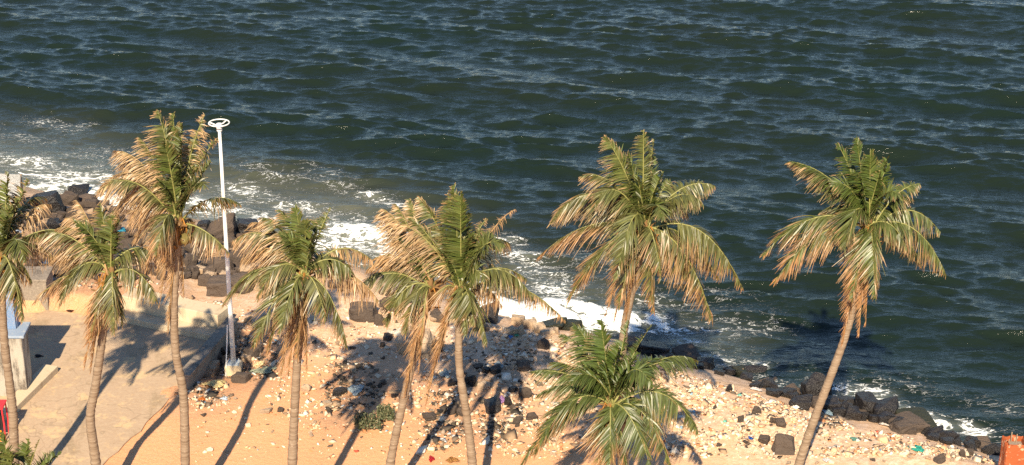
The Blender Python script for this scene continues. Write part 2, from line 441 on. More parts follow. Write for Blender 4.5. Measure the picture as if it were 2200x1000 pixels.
# ------------------------------------------------------------------ ground
def build_ground():
    xs = stretched(-27, 27, .17, -900, 900); ys = stretched(33, 70, .17, -600, 900)
    X, Y = np.meshgrid(xs, ys)
    Z = ground_h(X, Y)
    s = shore_dist(X, Y)
    me = mesh_np('ground', np.stack([X, Y, Z], -1).reshape(-1, 3), grid_faces(len(xs), len(ys)), True)
    n = fbm(X * .4 + 3, Y * .4)
    rub = np.clip(smooth(9.5, 6.0, s + 3 * (n - .5)), 0, 1)
    red = smooth(5, 9, s + 2 * (n - .5)) * smooth(8, -1, X)
    dirt_shade = np.zeros_like(X)
    for u, v, r in ((505, 770, 1.3), (470, 780, 1.0), (440, 850, .9), (560, 800, .8), (770, 830, 1.0), (740, 890, .8), (1070, 830, 1.2), (960, 900, .8), (1050, 930, .8), (1000, 800, .7), (1790, 900, .5), (1400, 780, 1.2)):  # debris dirt by the post; under the palms, cast shade painted in
        p = on_ground(u, v); dirt_shade = np.maximum(dirt_shade, .8 * np.exp(-(((X - p.x) / r) ** 2 + ((Y - p.y) / (r * 1.3)) ** 2)))
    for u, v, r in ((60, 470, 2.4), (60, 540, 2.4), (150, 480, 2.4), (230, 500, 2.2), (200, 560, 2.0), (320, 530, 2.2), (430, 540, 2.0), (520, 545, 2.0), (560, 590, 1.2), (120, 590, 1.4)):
        p = on_ground(u, v); dirt_shade = np.maximum(dirt_shade, 1.1 * np.exp(-(((X - p.x) / r) ** 2 + ((Y - p.y) / (r * 1.3)) ** 2)))
    dirt_shade = np.clip(np.maximum(dirt_shade, .9 * smooth(1.7, .5, s + .8 * (n - .5))), 0, 1)
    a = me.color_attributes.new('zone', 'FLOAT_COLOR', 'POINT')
    a.data.foreach_set('color', np.stack([rub, red, dirt_shade, np.ones_like(X)], -1).astype(np.float32).ravel())
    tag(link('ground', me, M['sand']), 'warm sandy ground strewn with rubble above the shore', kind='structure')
build_ground()

def build_road():
    bm = bmesh.new(); pts = []
    P = [Vector((*p, 0)) for p in ROAD]
    for a, b in zip(P, P[1:] + P[:1]):
        n = max(1, int((b - a).length / .35)) if (b - a).length < 12 else 2
        for i in range(n):
            q = a.lerp(b, i / n); pts.append((q.x + random.uniform(-.05, .05), q.y + random.uniform(-.05, .05)))
    area = sum(a[0] * b[1] - b[0] * a[1] for a, b in zip(pts, pts[1:] + pts[:1]))
    if area < 0: pts.reverse()
    prism(bm, pts, -.08, .012)
    tag(link('road', bm_mesh('road', bm), M['road']), 'worn tan concrete ramp road', kind='structure')
build_road()

# ------------------------------------------------------------------ left side: steps, low walls, kiosk
def quad_along(a, b, depth, side=1):     # plan outline of a strip from a to b with the given depth behind it
    d = (b - a).normalized(); n = Vector((-d.y, d.x)) * side * depth
    pts = [a, b, b + n, a + n]
    return [(p.x, p.y) for p in (pts if side > 0 else reversed(pts))]
def V2(u, v, z=0.0): return at_z(u, v, z).xy

st = empty('concrete_steps', (*V2(380, 715), 0))
def part_prism(name, root, poly, z0, z1, mat, bev=.02):
    bm = bmesh.new(); r = root.location
    prism(bm, [(x - r.x, y - r.y) for x, y in poly], z0 - r.z, z1 - r.z, bev)
    return link(name, bm_mesh(name, bm), mat, root)
a0, b0 = V2(245, 690), V2(462, 736)
part_prism('lower_step', st, quad_along(a0, b0, .45), -.05, .20, M['conc'])
d = (b0 - a0).normalized(); nrm = Vector((-d.y, d.x))
part_prism('upper_step', st, quad_along(a0 + nrm * .452, b0 + nrm * .452 - d * .15, .62), -.05, .62, M['conc'])
tag(st, 'pale concrete steps between the road and the rubble bank', 'steps')

w = empty('low_wall', (*V2(430, 770), 0))
a0, b0 = V2(384, 836), V2(490, 712)
part_prism('wall_body', w, quad_along(a0, b0, .30, -1), -.1, .40, M['dconc'])
part_prism('coping', w, quad_along(a0, b0, .36, -1), .402, .47, M['dconc'])
tag(w, 'low dark weathered concrete wall sloping between the road and the lamp post', 'wall')

k = empty('kiosk', (*V2(30, 850), 0))
a0, b0 = V2(-330, 775), V2(60, 852)
c0 = V2(20, 866)
pl = [(-13.2, 41.9), (c0.x, c0.y), (b0.x, b0.y), (b0.x + .05, b0.y + 2.0), (-13.4, b0.y + 2.0)]
yk = b0.y
x1 = b0.x
part_prism('wall', k, [(x1 - 6, yk), (x1, yk), (x1, yk + .7), (x1 - 6, yk + .7)], -.1, 1.78, M['plaster'], .04)
part_prism('roof_slab', k, [(x1 - 6.1, yk - .06), (x1 + .08, yk - .06), (x1 + .08, yk + .8), (x1 - 6.1, yk + .8)], 1.782, 1.86, M['bluetop'], .015)
cx1 = at_y(37, 700, yk + .5).x
for i in range(6):
    xx = cx1 - i * .30
    part_prism('plank', k, [(xx - .285, yk + .35 + .02 * (i % 2)), (xx, yk + .35 + .02 * (i % 2)), (xx, yk + .42), (xx - .285, yk + .42)], 1.862, 2.75, M['blue'], .01)
part_prism('cabin', k, [(cx1 - 3.5, yk + .422), (cx1 + .02, yk + .422), (cx1 + .02, yk + .68), (cx1 - 3.5, yk + .68)], 1.862, 2.85, M['blue'], .02)
tag(k, 'small white plastered kiosk with peeling walls and blue boarded upper cabin', 'kiosk')

pw = empty('kerb_plinth', (*V2(90, 830), 0))
a0, b0 = V2(20, 905), V2(126, 800)
part_prism('slab', pw, quad_along(a0, b0, .42), -.05, .20, M['conc'], .02)
tag(pw, 'sloping concrete kerb block running past the kiosk corner', 'kerb')

bw = empty('block_wall', (*V2(80, 668), 0))
y0 = V2(100, 668).y; xr = V2(105, 668).x
part_prism('face_wall', bw, [(xr - 7, y0), (xr, y0), (xr, y0 + .9), (xr - 7, y0 + .9)], -.05, .95, M['dconc'], .02)
part_prism('coping', bw, [(xr - 7, y0 - .03), (xr + .03, y0 - .03), (xr + .03, y0 + .93), (xr - 7, y0 + .93)], .952, 1.02, M['dconc'], .015)
tag(bw, 'shaded grey concrete wall at the far end of the road', 'wall')

# white awning sheet on poles at the far left, with the slack line that runs from it
aw = empty('canvas_awning', on_ground(25, 470))
p0, p1, p2, p3 = at_y(-60, 372, 60.5), at_y(44, 374, 60.5), at_y(42, 432, 59.3), at_y(-60, 440, 59.3)
bm = bmesh.new(); r = aw.location; nn = 8
vv = [[bm.verts.new((p0.lerp(p1, i / nn)).lerp(p3.lerp(p2, i / nn), j / 5) - r - Vector((0, 0, .03 * math.sin(math.pi * i / nn) * math.sin(math.pi * j / 5) + .02 * random.random()))) for i in range(nn + 1)] for j in range(6)]
for j in range(5):
    for i in range(nn): bm.faces.new((vv[j][i], vv[j + 1][i], vv[j + 1][i + 1], vv[j][i + 1]))
bmesh.ops.solidify(bm, geom=bm.faces[:], thickness=.015)
link('canvas', bm_mesh('canvas', bm), mat_plain('dirty_canvas', (.58, .57, .55), .8, .2, .2), aw)
for p in (p0, p1, p2, p3):
    bm = bmesh.new(); g = gz(p.x, p.y); tube(bm, [Vector((p.x, p.y, g - .2)) - r, p - r - Vector((0, 0, .02))], .03)
    link('pole', bm_mesh('pole', bm), M['twig'], aw)
tag(aw, 'white canvas awning behind the palm at the left edge', 'awning')
bm = bmesh.new()
pa, pb = at_y(40, 371, 60.6), at_y(250, 378, 58.5)
tube(bm, [pa.lerp(pb, i / 14) - pa - Vector((0, 0, .16 * math.sin(math.pi * i / 14) + .04 * math.sin(i * 1.9))) for i in range(15)], .02, 5)
tag(link('rope', bm_mesh('rope', bm), M['white'], None, pa), 'thin white rope strung from the awning over the surf', 'rope')

# ------------------------------------------------------------------ lamp post
lp = on_ground(503, 802); lp.z += .18
post = empty('lamp_post', (lp.x, lp.y, lp.z - .18))
r = post.location
top = at_y(471, 272, lp.y)
lean = Vector((top.x - lp.x, 0, 0))
Hh = top.z - r.z
bm = bmesh.new(); box(bm, 0, 0, .04, .46, .44, .50, .03); link('plinth', bm_mesh('plinth', bm), M['conc'], post)
bm = bmesh.new(); box(bm, 0, 0, .305, .34, .34, .025, .004); link('base_plate', bm_mesh('base_plate', bm), M['steel'], post)
bm = bmesh.new(); tube(bm, [lean * t + Vector((0, 0, .32 + (Hh - .32) * t)) for t in (0, .25, .5, .75, 1)], [.072, .064, .056, .048, .040], 12)
link('pole', bm_mesh('pole', bm, True), M['white'], post)
for sx in (-1, 1):
    for sy in (-1, 1):
        bm = bmesh.new(); tube(bm, [(sx * .13, sy * .13, .318), (sx * .13, sy * .13, .37)], .016, 6); link('bolt', bm_mesh('bolt', bm), M['steel'], post)
bm = bmesh.new(); box(bm, 0, -.083, .95, .075, .012, .26, .004); link('access_hatch', bm_mesh('access_hatch', bm), M['steel'], post)
hub = lean + Vector((0, 0, Hh))
R = .27
bm = bmesh.new(); tube(bm, [hub + Vector((R * math.cos(a), R * math.sin(a), .10)) for a in np.linspace(0, 2 * math.pi, 33)], .018, 8, False)
bmesh.ops.remove_doubles(bm, verts=bm.verts[:], dist=1e-4); link('ring', bm_mesh('ring', bm, True), M['white'], post)
for i in range(3):
    a = math.radians(-90 + 120 * i + 20)
    bm = bmesh.new(); tube(bm, [hub + Vector((0, 0, .0)), hub + Vector((R * math.cos(a), R * math.sin(a), .10))], .018, 6); link('spoke', bm_mesh('spoke', bm), M['white'], post)
bm = bmesh.new(); tube(bm, [hub + Vector((0, 0, -.12)), hub + Vector((0, 0, .08))], [.075, .075], 10); link('collar', bm_mesh('collar', bm), M['white'], post)
bm = bmesh.new(); tube(bm, [(-.20, -.22, .0), (-.17, -.16, .45), (-.13, -.08, 1.0), (-.10, -.03, 1.5)], .018, 6); link('conduit', bm_mesh('conduit', bm), M['white'], post)
tag(post, 'tall white lamp post with a ring on top', 'lamp post')

# ------------------------------------------------------------------ palms
G_OLD, G_MID, G_NEW = np.array((.15, .143, .048)), np.array((.082, .092, .027)), np.array((.085, .125, .022))
D_TAN, D_OR, D_GREY = np.array((.52, .355, .185)), np.array((.40, .185, .065)), np.array((.36, .265, .175))
def mixc(a, b, t): return a + (b - a) * t
def bez(P0, P1, P2, t):
    t = np.asarray(t)[:, None]
    return (1 - t) ** 2 * P0 + 2 * t * (1 - t) * P1 + t ** 2 * P2, 2 * (1 - t) * (P1 - P0) + 2 * t * (P2 - P1)
TINT = np.ones(3)
WIND = np.array((-.36, -.05, .04))
def frond_mesh(P0, P1, P2, dry, rng, size=1.0, stiff=.0, orange=.4, density=1.0):
    L = np.linalg.norm(P1 - P0) + np.linalg.norm(P2 - P1); L *= .93
    n = max(26, int(62 * L * density))
    kk_ = .16 * L * (1 - .7 * stiff)
    P2 = P2.copy(); P1 = P1 + np.array((0, 0, kk_ * .8)); roll = rng.normal(0, .38)
    t0 = .13
    verts, faces, cols = [], [], []
    off = 0
    young = stiff
    for side in (-1, 1):
        t = t0 + (1 - t0) * (np.arange(n) + rng.random(n) * .8) / n
        keep = (rng.random(n) > (.04 + .14 * dry)) & (np.sin(t * rng.uniform(9, 19) + rng.random() * 6) < .93 - .12 * rng.random()); t = t[keep]; m = len(t)
        C, T = bez(P0, P1, P2, t)
        T = T / np.linalg.norm(T, axis=1, keepdims=True)
        up = np.tile(np.array((0., -.25, 1.)), (m, 1))
        S = np.cross(T, up); sl = np.linalg.norm(S, axis=1, keepdims=True)
        S = np.where(sl > .15, S / np.maximum(sl, 1e-6), np.array((1., 0, 0)))
        S = S / np.linalg.norm(S, axis=1, keepdims=True)
        Nn = np.cross(S, T)
        S, Nn = S * math.cos(roll) + Nn * math.sin(roll), Nn * math.cos(roll) - S * math.sin(roll)
        prof = np.clip(np.sin(np.clip((t - t0) / (1 - t0), 0, 1) ** .75 * math.pi * .86 + .30), .2, 1)
        ln = .55 * size * prof * rng.uniform(.72, 1.1, m) * min(1.15, .55 + .2 * L)
        ln = ln[:, None]
        j = lambda s_: rng.normal(0, s_, (m, 3))
        lump = np.sin(t * 17 + rng.random() * 6)[:, None] * .10 + np.sin(t * 41 + rng.random() * 6)[:, None] * .07
        D = T * (.62 + .5 * t[:, None] ** 3) + S * side * ((.80 + .15 * young) * (1 - .45 * dry ** 3)) + Nn * (.28 * young + .05) + np.array((0, 0, -1.)) * (.38 - .40 * young + .25 * dry) + WIND * (.8 + .6 * dry) + lump * S + j(.10 + .10 * dry)
        D = D / np.linalg.norm(D, axis=1, keepdims=True)
        K = 4
        G = np.array((0, 0, -1.)) * (.95 - .75 * young + .25 * dry) + WIND * (.55 + .5 * dry) + j(.10 + .16 * dry)
        Wd = T - D * np.sum(T * D, 1, keepdims=True) + j(.35)
        Wd = Wd - D * np.sum(Wd * D, 1, keepdims=True)
        Wd = Wd / np.maximum(np.linalg.norm(Wd, axis=1, keepdims=True), 1e-6)
        wid = (.0195 * size * rng.uniform(.8, 1.25, m) * (1 - .25 * dry))[:, None]
        tipdry = np.clip(dry * 1.15 + rng.normal(0, .16, m) + .25 * (t - .55), 0, 1)[:, None]
        g = mixc(G_OLD, G_MID, rng.random((m, 1))); g = mixc(g, G_NEW, young * rng.uniform(.4, 1, (m, 1)))
        dcol = mixc(D_TAN, D_OR, np.clip(orange * (.6 + .8 * t[:, None]) + rng.normal(0, .18, (m, 1)), 0, 1))
        g = g * TINT * rng.uniform(.55, 1.2, (m, 1))
        dcol = mixc(dcol, D_GREY, rng.random((m, 1)) * .4) * rng.uniform(.6, 1.15, (m, 1))
        Vv = np.zeros((m, K + 1, 2, 3)); Cc = np.zeros((m, K + 1, 2, 3))
        for kk in range(K + 1):
            f = kk / K
            pos = C + D * ln * f + G * ln * (f ** 2) * .55
            w = wid * (1 - .86 * f ** 1.3)
            Vv[:, kk, 0] = pos - Wd * w; Vv[:, kk, 1] = pos + Wd * w
            amt = np.clip((f - (1.12 - 1.25 * tipdry)) * 3.0, 0, 1)
            cc = mixc(g, dcol, amt)
            Cc[:, kk, 0] = cc; Cc[:, kk, 1] = cc
        base = off + np.arange(m)[:, None] * (K + 1) * 2 + np.arange(K)[None] * 2
        faces.append(np.stack([base, base + 1, base + 3, base + 2], -1).reshape(-1, 4))
        verts.append(Vv.reshape(-1, 3)); cols.append(Cc.reshape(-1, 3)); off += m * (K + 1) * 2
    return np.vstack(verts), np.vstack(faces), np.vstack(cols)
def rib_mesh(P0, P1, P2, r0=.024, stiff=0.):
    L = (np.linalg.norm(P1 - P0) + np.linalg.norm(P2 - P1)) * .93
    P1 = P1 + np.array((0, 0, .128 * L * (1 - .7 * stiff)))
    bm = bmesh.new(); C, T = bez(P0, P1, P2, np.linspace(0, 1, 11))
    tube(bm, [Vector(c) for c in C], [r0 * (1 - .86 * i / 10) + (.02 if i == 0 else 0) for i in range(11)], 5)
    return bm_mesh('midrib', bm, True)

def palm(label, crown_px, trunk_px, base_px, fronds, seed, tr=(.110, .080), fill=4, nuts=0, dry_fill=.6, scale=1.0, stalks=6, shift=0.0, tint=(1, 1, 1)):
    TINT[:] = tint
    rng = np.random.default_rng(seed)
    b = on_ground(*base_px); b.y += shift
    root = empty('palm_tree', b)
    Yc = b.y + .1
    crown = at_y(*crown_px, Yc)
    pts = [at_y(u, v, b.y + .1 * i / max(1, len(trunk_px))) for i, (u, v) in enumerate(reversed(trunk_px))]
    ctrl = [Vector((b.x, b.y, b.z - .25))] + pts + [crown + Vector((0, 0, -.05))]
    # trunk: Catmull-Rom through the control points, thicker at the foot, ringed with leaf scars
    C = []
    for i in range(len(ctrl) - 1):
        q0, q1, q2, q3 = ctrl[max(i - 1, 0)], ctrl[i], ctrl[i + 1], ctrl[min(i + 2, len(ctrl) - 1)]
        for t in np.linspace(0, 1, 14, endpoint=False):
            C.append(.5 * ((2 * q1) + (q2 - q0) * t + (2 * q0 - 5 * q1 + 4 * q2 - q3) * t * t + (3 * q1 - q0 - 3 * q2 + q3) * t ** 3))
    C.append(ctrl[-1]); n = len(C)
    rad = [tr[0] + (tr[1] - tr[0]) * (i / n) + .08 * math.exp(-i / 6) + (.005 if i % 2 else -.002) + rng.normal(0, .004) for i in range(n)]
    bm = bmesh.new(); tube(bm, [c - b for c in C], rad, 12)
    link('trunk', bm_mesh('trunk', bm, True), M['trunk'], root)
    # fibrous crown shaft with old leaf bases
    bm = bmesh.new(); up = (ctrl[-1] - ctrl[-2]).normalized()
    tube(bm, [up * s_ for s_ in (-.75, -.5, -.25, 0, .15, .3)], [tr[1], tr[1] * 1.2, tr[1] * 1.4, tr[1] * 1.3, tr[1] * .8, .03], 9)
    for i in range(16):
        a = rng.random() * 6.28; z = rng.uniform(-.65, .05)
        o = Vector((math.cos(a), math.sin(a), 0))
        tube(bm, [up * z + o * tr[1], up * (z + .12) + o * (tr[1] + .10), up * (z + .18) + o * (tr[1] + .24 + .1 * rng.random())], [.04, .03, .012], 5)
    link('crown_shaft', bm_mesh('crown_shaft', bm, True), M['fibre'], root, crown - b)
    cz = np.array(crown)
    def add(tip, ctrl_, dry, stiff, orange, size):
        jit = np.array((rng.normal(0, .05), rng.normal(0, .06), rng.normal(0, .05)))
        P0, P1, P2 = jit, np.array(ctrl_) - cz, np.array(tip) - cz
        vs, fs, cs = frond_mesh(P0, P1, P2, dry, rng, size * scale, stiff, orange)
        f = link('frond', mesh_np('frond', vs, fs, False, cs), M['leaf'], root, crown - b)
        link('midrib', rib_mesh(P0, P1, P2, stiff=stiff), M['dryrib'] if dry > .8 else M['rib'], f)
    cu, cv = crown_px
    for fr in fronds:
        tu, tv, dy, bb, aa, dry = fr[:6]
        dry = dry * .84 if dry < .8 else dry
        stiff = fr[6] if len(fr) > 6 else (max(0., min(1., (cv - tv) / 200.)) * .8 if tv < cv else 0.)
        orange = fr[7] if len(fr) > 7 else .45
        size = fr[8] if len(fr) > 8 else 1.0
        if dry > .8 and tv - cv > 1.4 * abs(tu - cu): size *= .62
        tip = at_y(tu, tv, Yc + dy)
        cp = at_y(cu + (tu - cu) * bb, cv + (tv - cv) * bb - aa, Yc + dy * (bb + .15))
        add(tip, cp, dry, stiff, orange, size)
    for i in range(max(1, fill - 2)):        # fronds that point away behind the crown
        a = math.radians(rng.uniform(20, 160)); Lf = rng.uniform(1.5, 2.3) * scale; e = rng.uniform(-.5, .5)
        tip = crown + Vector((math.cos(a) * Lf, math.sin(a) * Lf, e * Lf - .3)); cp = crown + Vector((math.cos(a) * Lf * .5, math.sin(a) * Lf * .5, Lf * (.35 + .4 * max(e, 0))))
        add(tip, cp, float(np.clip(dry_fill + rng.normal(0, .2), 0, 1)), .15, .4, 1.0)
    for i in range(2):           # young spear fronds packed upright in the heart
        a = rng.uniform(0, 6.28); Lf = rng.uniform(1.25, 1.75) * scale; o = Vector((math.cos(a) * .38, math.sin(a) * .38, 1)) * Lf
        add(crown + o + Vector((-.12, 0, -.1)), crown + Vector((o.x * .25, o.y * .25, o.z * .6)), .05, .95, .3, .85)
    for i in range((stalks + 1) // 2):
        a = rng.random() * 6.28; Ls = rng.uniform(.22, .5) * scale
        o = Vector((math.cos(a) * .8, -abs(math.sin(a)), 0)) * Ls
        bm = bmesh.new(); tube(bm, [Vector((0, 0, -.1)), o * .5 + Vector((0, 0, .12)), o * .9 + Vector((0, 0, -.12)), o + Vector((0, 0, -.42 * Ls - .15))], [.025, .022, .018, .006], 5)
        for q in range(5):
            e = o * rng.uniform(.5, 1) ; e2 = e + Vector((rng.normal(0, .09), rng.normal(0, .09), -rng.uniform(.18, .42)))
            tube(bm, [e, (e + e2) / 2 + Vector((0, 0, .03)), e2], [.013, .011, .004], 4)
        link('flower_stalk', bm_mesh('flower_stalk', bm, True), M['stalk'], root, crown - b)
    for i in range(nuts):
        a = rng.uniform(3.5, 6.0); bm = bmesh.new(); bmesh.ops.create_icosphere(bm, subdivisions=2, radius=.105)
        for v in bm.verts: v.co.z *= 1.22; v.co += Vector((math.cos(a) * .24, math.sin(a) * .24, -.26 - .16 * rng.random()))
        link('coconut', bm_mesh('coconut', bm, True), M['nut'], root, crown - b)
    return tag(root, label, 'palm tree', 'coconut palms along the shore')

# frond rows: tip u, tip v, metres away (+) or towards the camera (-), control fraction, control lift in px, dryness, [stiffness, orange, size]
palm('windswept tan-fringed coconut palm beside the lamp post', (385, 478), [(381, 540), (374, 660), (378, 760), (394, 850), (398, 1000)], (396, 1115), [
    (338, 240, .3, .45, 55, .45, .5), (372, 246, .5, .5, 18, .30, .8), (392, 268, -.2, .5, 10, .15, .9), (352, 300, -.3, .5, 20, .2, .9), (440, 248, .4, .35, 60, .75, .3, .3, .8), (468, 300, .2, .5, 40, .55, .4),
    (298, 296, .5, .5, 30, .65, .3, .2), (242, 325, .6, .5, 60, .85, .1, .2), (218, 400, .3, .5, 95, 1, 0, .15), (212, 412, -.5, .55, 75, .72, .1, .15), (258, 352, .9, .5, 60, 1, 0, .2), (246, 455, .7, .5, 80, 1, 0, .2),
    (280, 480, -.2, .55, 70, .95, 0, .3), (320, 350, .2, .5, 40, .9, .1, .2), (516, 440, 0, .52, 45, .40, .1), (452, 350, -.2, .5, 10, .15, .7), (420, 300, .5, .5, 20, .15, .8), (440, 400, -.6, .55, 50, .25, .4), (492, 545, -.3, .5, 18, .62, 0, .5),
    (430, 525, .5, .6, 50, .8, 0), (335, 548, -1.1, .45, 75, .45, 0, .6), (312, 590, -.3, .5, 65, 1, 0, .5), (342, 660, -.3, .35, 25, 1, 0, .4), (362, 715, -.2, .35, 20, 1, 0, .35), (396, 640, .2, .5, 30, 1, 0, .4), (290, 520, .3, .6, 60, 1, 0, .25),
    (335, 600, .1, .4, 30, 1, 0, .3), (352, 560, -.9, .4, 50, .8, 0, .7)], 3, nuts=2, stalks=8)
palm('shorter coconut palm with drooping rust-tipped fronds left of the windswept palm', (238, 592), [(230, 650), (218, 740), (205, 830), (194, 900), (206, 1000)], (207, 1095), [
    (215, 440, .3, .5, 20, .45, .6), (240, 470, -.2, .5, 12, .10, .9), (252, 455, .3, .5, 10, .2, .8), (262, 432, .3, .5, 10, .9, .3, .6, .5), (165, 432, .4, .5, 20, .95, .2, .2), (140, 470, .7, .5, 55, .9, 0, .25), (110, 500, .5, .5, 70, .85, 0, .25),
    (82, 508, .1, .55, 50, .60, 0, .3), (150, 530, .6, .5, 55, 1, 0, .25), (130, 560, .4, .55, 60, .95, 0, .25), (110, 560, .9, .5, 60, 1, 0, .25), (128, 655, -.4, .6, 85, .30, 0, .5), (75, 648, -.2, .5, 40, .8, 0, .6), (190, 520, .5, .5, 40, .7, .2),
    (325, 545, .3, .55, 45, .25, .1), (338, 650, -.1, .6, 60, .35, 0, .4), (290, 590, .4, .55, 35, .4, 0), (245, 715, -.9, .45, 45, .30, 0, .5), (262, 700, -.5, .5, 30, .35, 0, .4), (195, 730, -.6, .5, 35, .75, 0, .8), (182, 790, -.3, .5, 25, 1, 0, .9),
    (195, 800, -.2, .45, 20, 1, 0, .9), (210, 720, -.4, .4, 30, .6, 0, .8), (225, 680, -.2, .4, 30, .9, 0, .7)], 4, stalks=7, tr=(.12, .085))
palm('coconut palm cut by the left edge in front of the kiosk', (4, 556), [(4, 640), (10, 740), (26, 870), (30, 960)], (28, 1085), [
    (18, 372, .3, .5, 15, .30, .8), (62, 388, .6, .55, 20, .55, .6), (-30, 390, .3, .5, 20, .3, .7), (40, 430, -.3, .5, 10, .15, .8), (30, 470, .5, .5, 20, .3, .6), (110, 440, .8, .5, 50, .9, 0, .3), (182, 515, .3, .5, 55, .45, 0, .3), (120, 560, .6, .55, 50, .8, 0, .3),
    (52, 560, -.5, .6, 75, .10, .5), (50, 690, -.7, .45, 55, .35, 0, .7), (35, 650, -.4, .5, 40, .4, 0, .5), (70, 610, .2, .55, 40, .6, 0), (-60, 620, -.5, .5, 50, .4, 0), (-120, 500, .2, .5, 60, .5, .1), (-90, 430, .3, .5, 40, .4, .3), (-20, 680, -.3, .5, 40, .7, 0, .7)], 5, stalks=6, tr=(.12, .085))
palm('coconut palm with broad split fronds just right of the lamp post', (657, 592), [(652, 660), (640, 760), (634, 860), (628, 1000)], (622, 1190), [
    (635, 445, .3, .5, 15, .20, .8), (600, 452, .4, .45, 40, .45, .5), (560, 470, .4, .45, 55, .55, .3, .3), (655, 470, -.2, .5, 10, .1, .9), (672, 500, -.4, .5, 15, .1, .8), (710, 448, .4, .55, 10, .30, .5, .2, .6), (690, 470, .5, .5, 20, .2, .7),
    (500, 520, .6, .5, 70, .75, 0, .35), (520, 560, .4, .55, 60, .9, 0, .35), (540, 480, .8, .5, 50, .9, .1, .3), (575, 660, .2, .6, 90, .85, 0, .3), (480, 655, -.3, .55, 75, .30, .1, .3), (555, 640, -.6, .55, 75, .45, .1, .3),
    (545, 745, -1.1, .45, 55, .35, .2, .7), (600, 720, -1.2, .4, 50, .25, .3, .6), (575, 760, -.8, .45, 45, .5, .1, .7), (745, 745, -.5, .6, 75, .35, 0, .5), (760, 590, .1, .55, 50, .20, .2), (735, 560, .5, .5, 40, .25, .1), (800, 560, .6, .5, 60, .8, 0, .3),
    (815, 650, .3, .6, 55, .95, 0, .35), (700, 690, -.7, .5, 45, .35, 0), (640, 770, -.5, .4, 30, .7, 0, .6), (618, 820, -.3, .4, 20, 1, 0, .5), (600, 830, -.2, .45, 20, 1, 0, .5), (660, 800, -.2, .5, 15, 1, 0, .5), (620, 600, .6, .5, 50, .7, 0)], 6, stalks=5, nuts=2)
palm('leaning coconut palm with dead tan fronds hanging down, left of two crossing palms', (922, 622), [(908, 690), (884, 790), (858, 900), (838, 1000)], (822, 1100), [
    (822, 450, .3, .5, 45, .85, .2, .15), (812, 462, .6, .5, 60, .8, .2, .15), (850, 440, .5, .5, 25, .75, .3, .15), (840, 500, .2, .5, 40, .9, .1, .15), (880, 430, .6, .5, 20, .45, .4, .2), (775, 615, -.2, .5, 45, .30, .1, .25), (800, 560, .5, .5, 55, .8, 0, .3), (790, 580, .7, .5, 60, .9, 0, .3),
    (830, 700, -.3, .55, 70, .35, .1, .4), (870, 720, -.6, .55, 70, .35, 0), (850, 560, .3, .5, 30, .5, .2), (885, 790, -.4, .45, 30, 1, 0, .55), (870, 850, -.3, .4, 15, 1, 0, .55), (900, 800, -.2, .4, 20, 1, 0, .6), (860, 640, .5, .6, 50, .9, 0, .4),
    (905, 740, -.8, .4, 40, .8, 0, .6), (930, 490, .4, .5, 10, .3, .7)], 7, stalks=4, fill=3)
palm('tall upright-crowned coconut palm, right of two crossing palms', (988, 622), [(986, 700), (987, 790), (1002, 890), (1015, 1000)], (1022, 1110), [
    (975, 400, 0, .5, 8, .25, .9), (990, 410, -.3, .5, 5, .15, 1), (962, 420, .4, .5, 20, .35, .7), (900, 425, .5, .45, 40, .5, .5, .2), (1010, 460, .4, .5, 10, .15, .8), (1030, 500, .5, .5, 20, .2, .6), (1060, 508, .1, .5, 55, .15, .5, .3), (1082, 530, -.3, .5, 75, .10, .5, .3), (1108, 450, .5, .6, 30, .95, .1, .5, .45),
    (1045, 470, .6, .5, 30, .6, .3, .5, .7), (880, 470, .2, .5, 30, .6, .4, .15), (850, 480, -.2, .5, 45, .8, .3, .15), (1145, 640, -.1, .55, 80, .30, .1, .3), (1130, 600, .5, .5, 50, .5, 0), (1215, 690, .3, .5, 60, .75, 0, .5, .7), (1080, 660, .4, .55, 40, .8, 0, .5),
    (1045, 740, -.6, .55, 60, .30, .1, .4), (1020, 700, -.9, .45, 50, .25, .2), (1000, 720, -.9, .4, 40, .25, .2), (930, 660, -.3, .5, 40, .8, 0, .5), (960, 560, .6, .5, 30, .6, .2), (930, 800, -.3, .4, 20, 1, 0, .65), (915, 870, -.2, .35, 10, 1, 0, .65), (945, 750, .1, .4, 20, 1, 0, .6), (960, 700, -.4, .4, 40, .9, 0, .6),
    (1040, 600, -.4, .55, 50, .2, .5)], 8, stalks=5, nuts=1, fill=4)
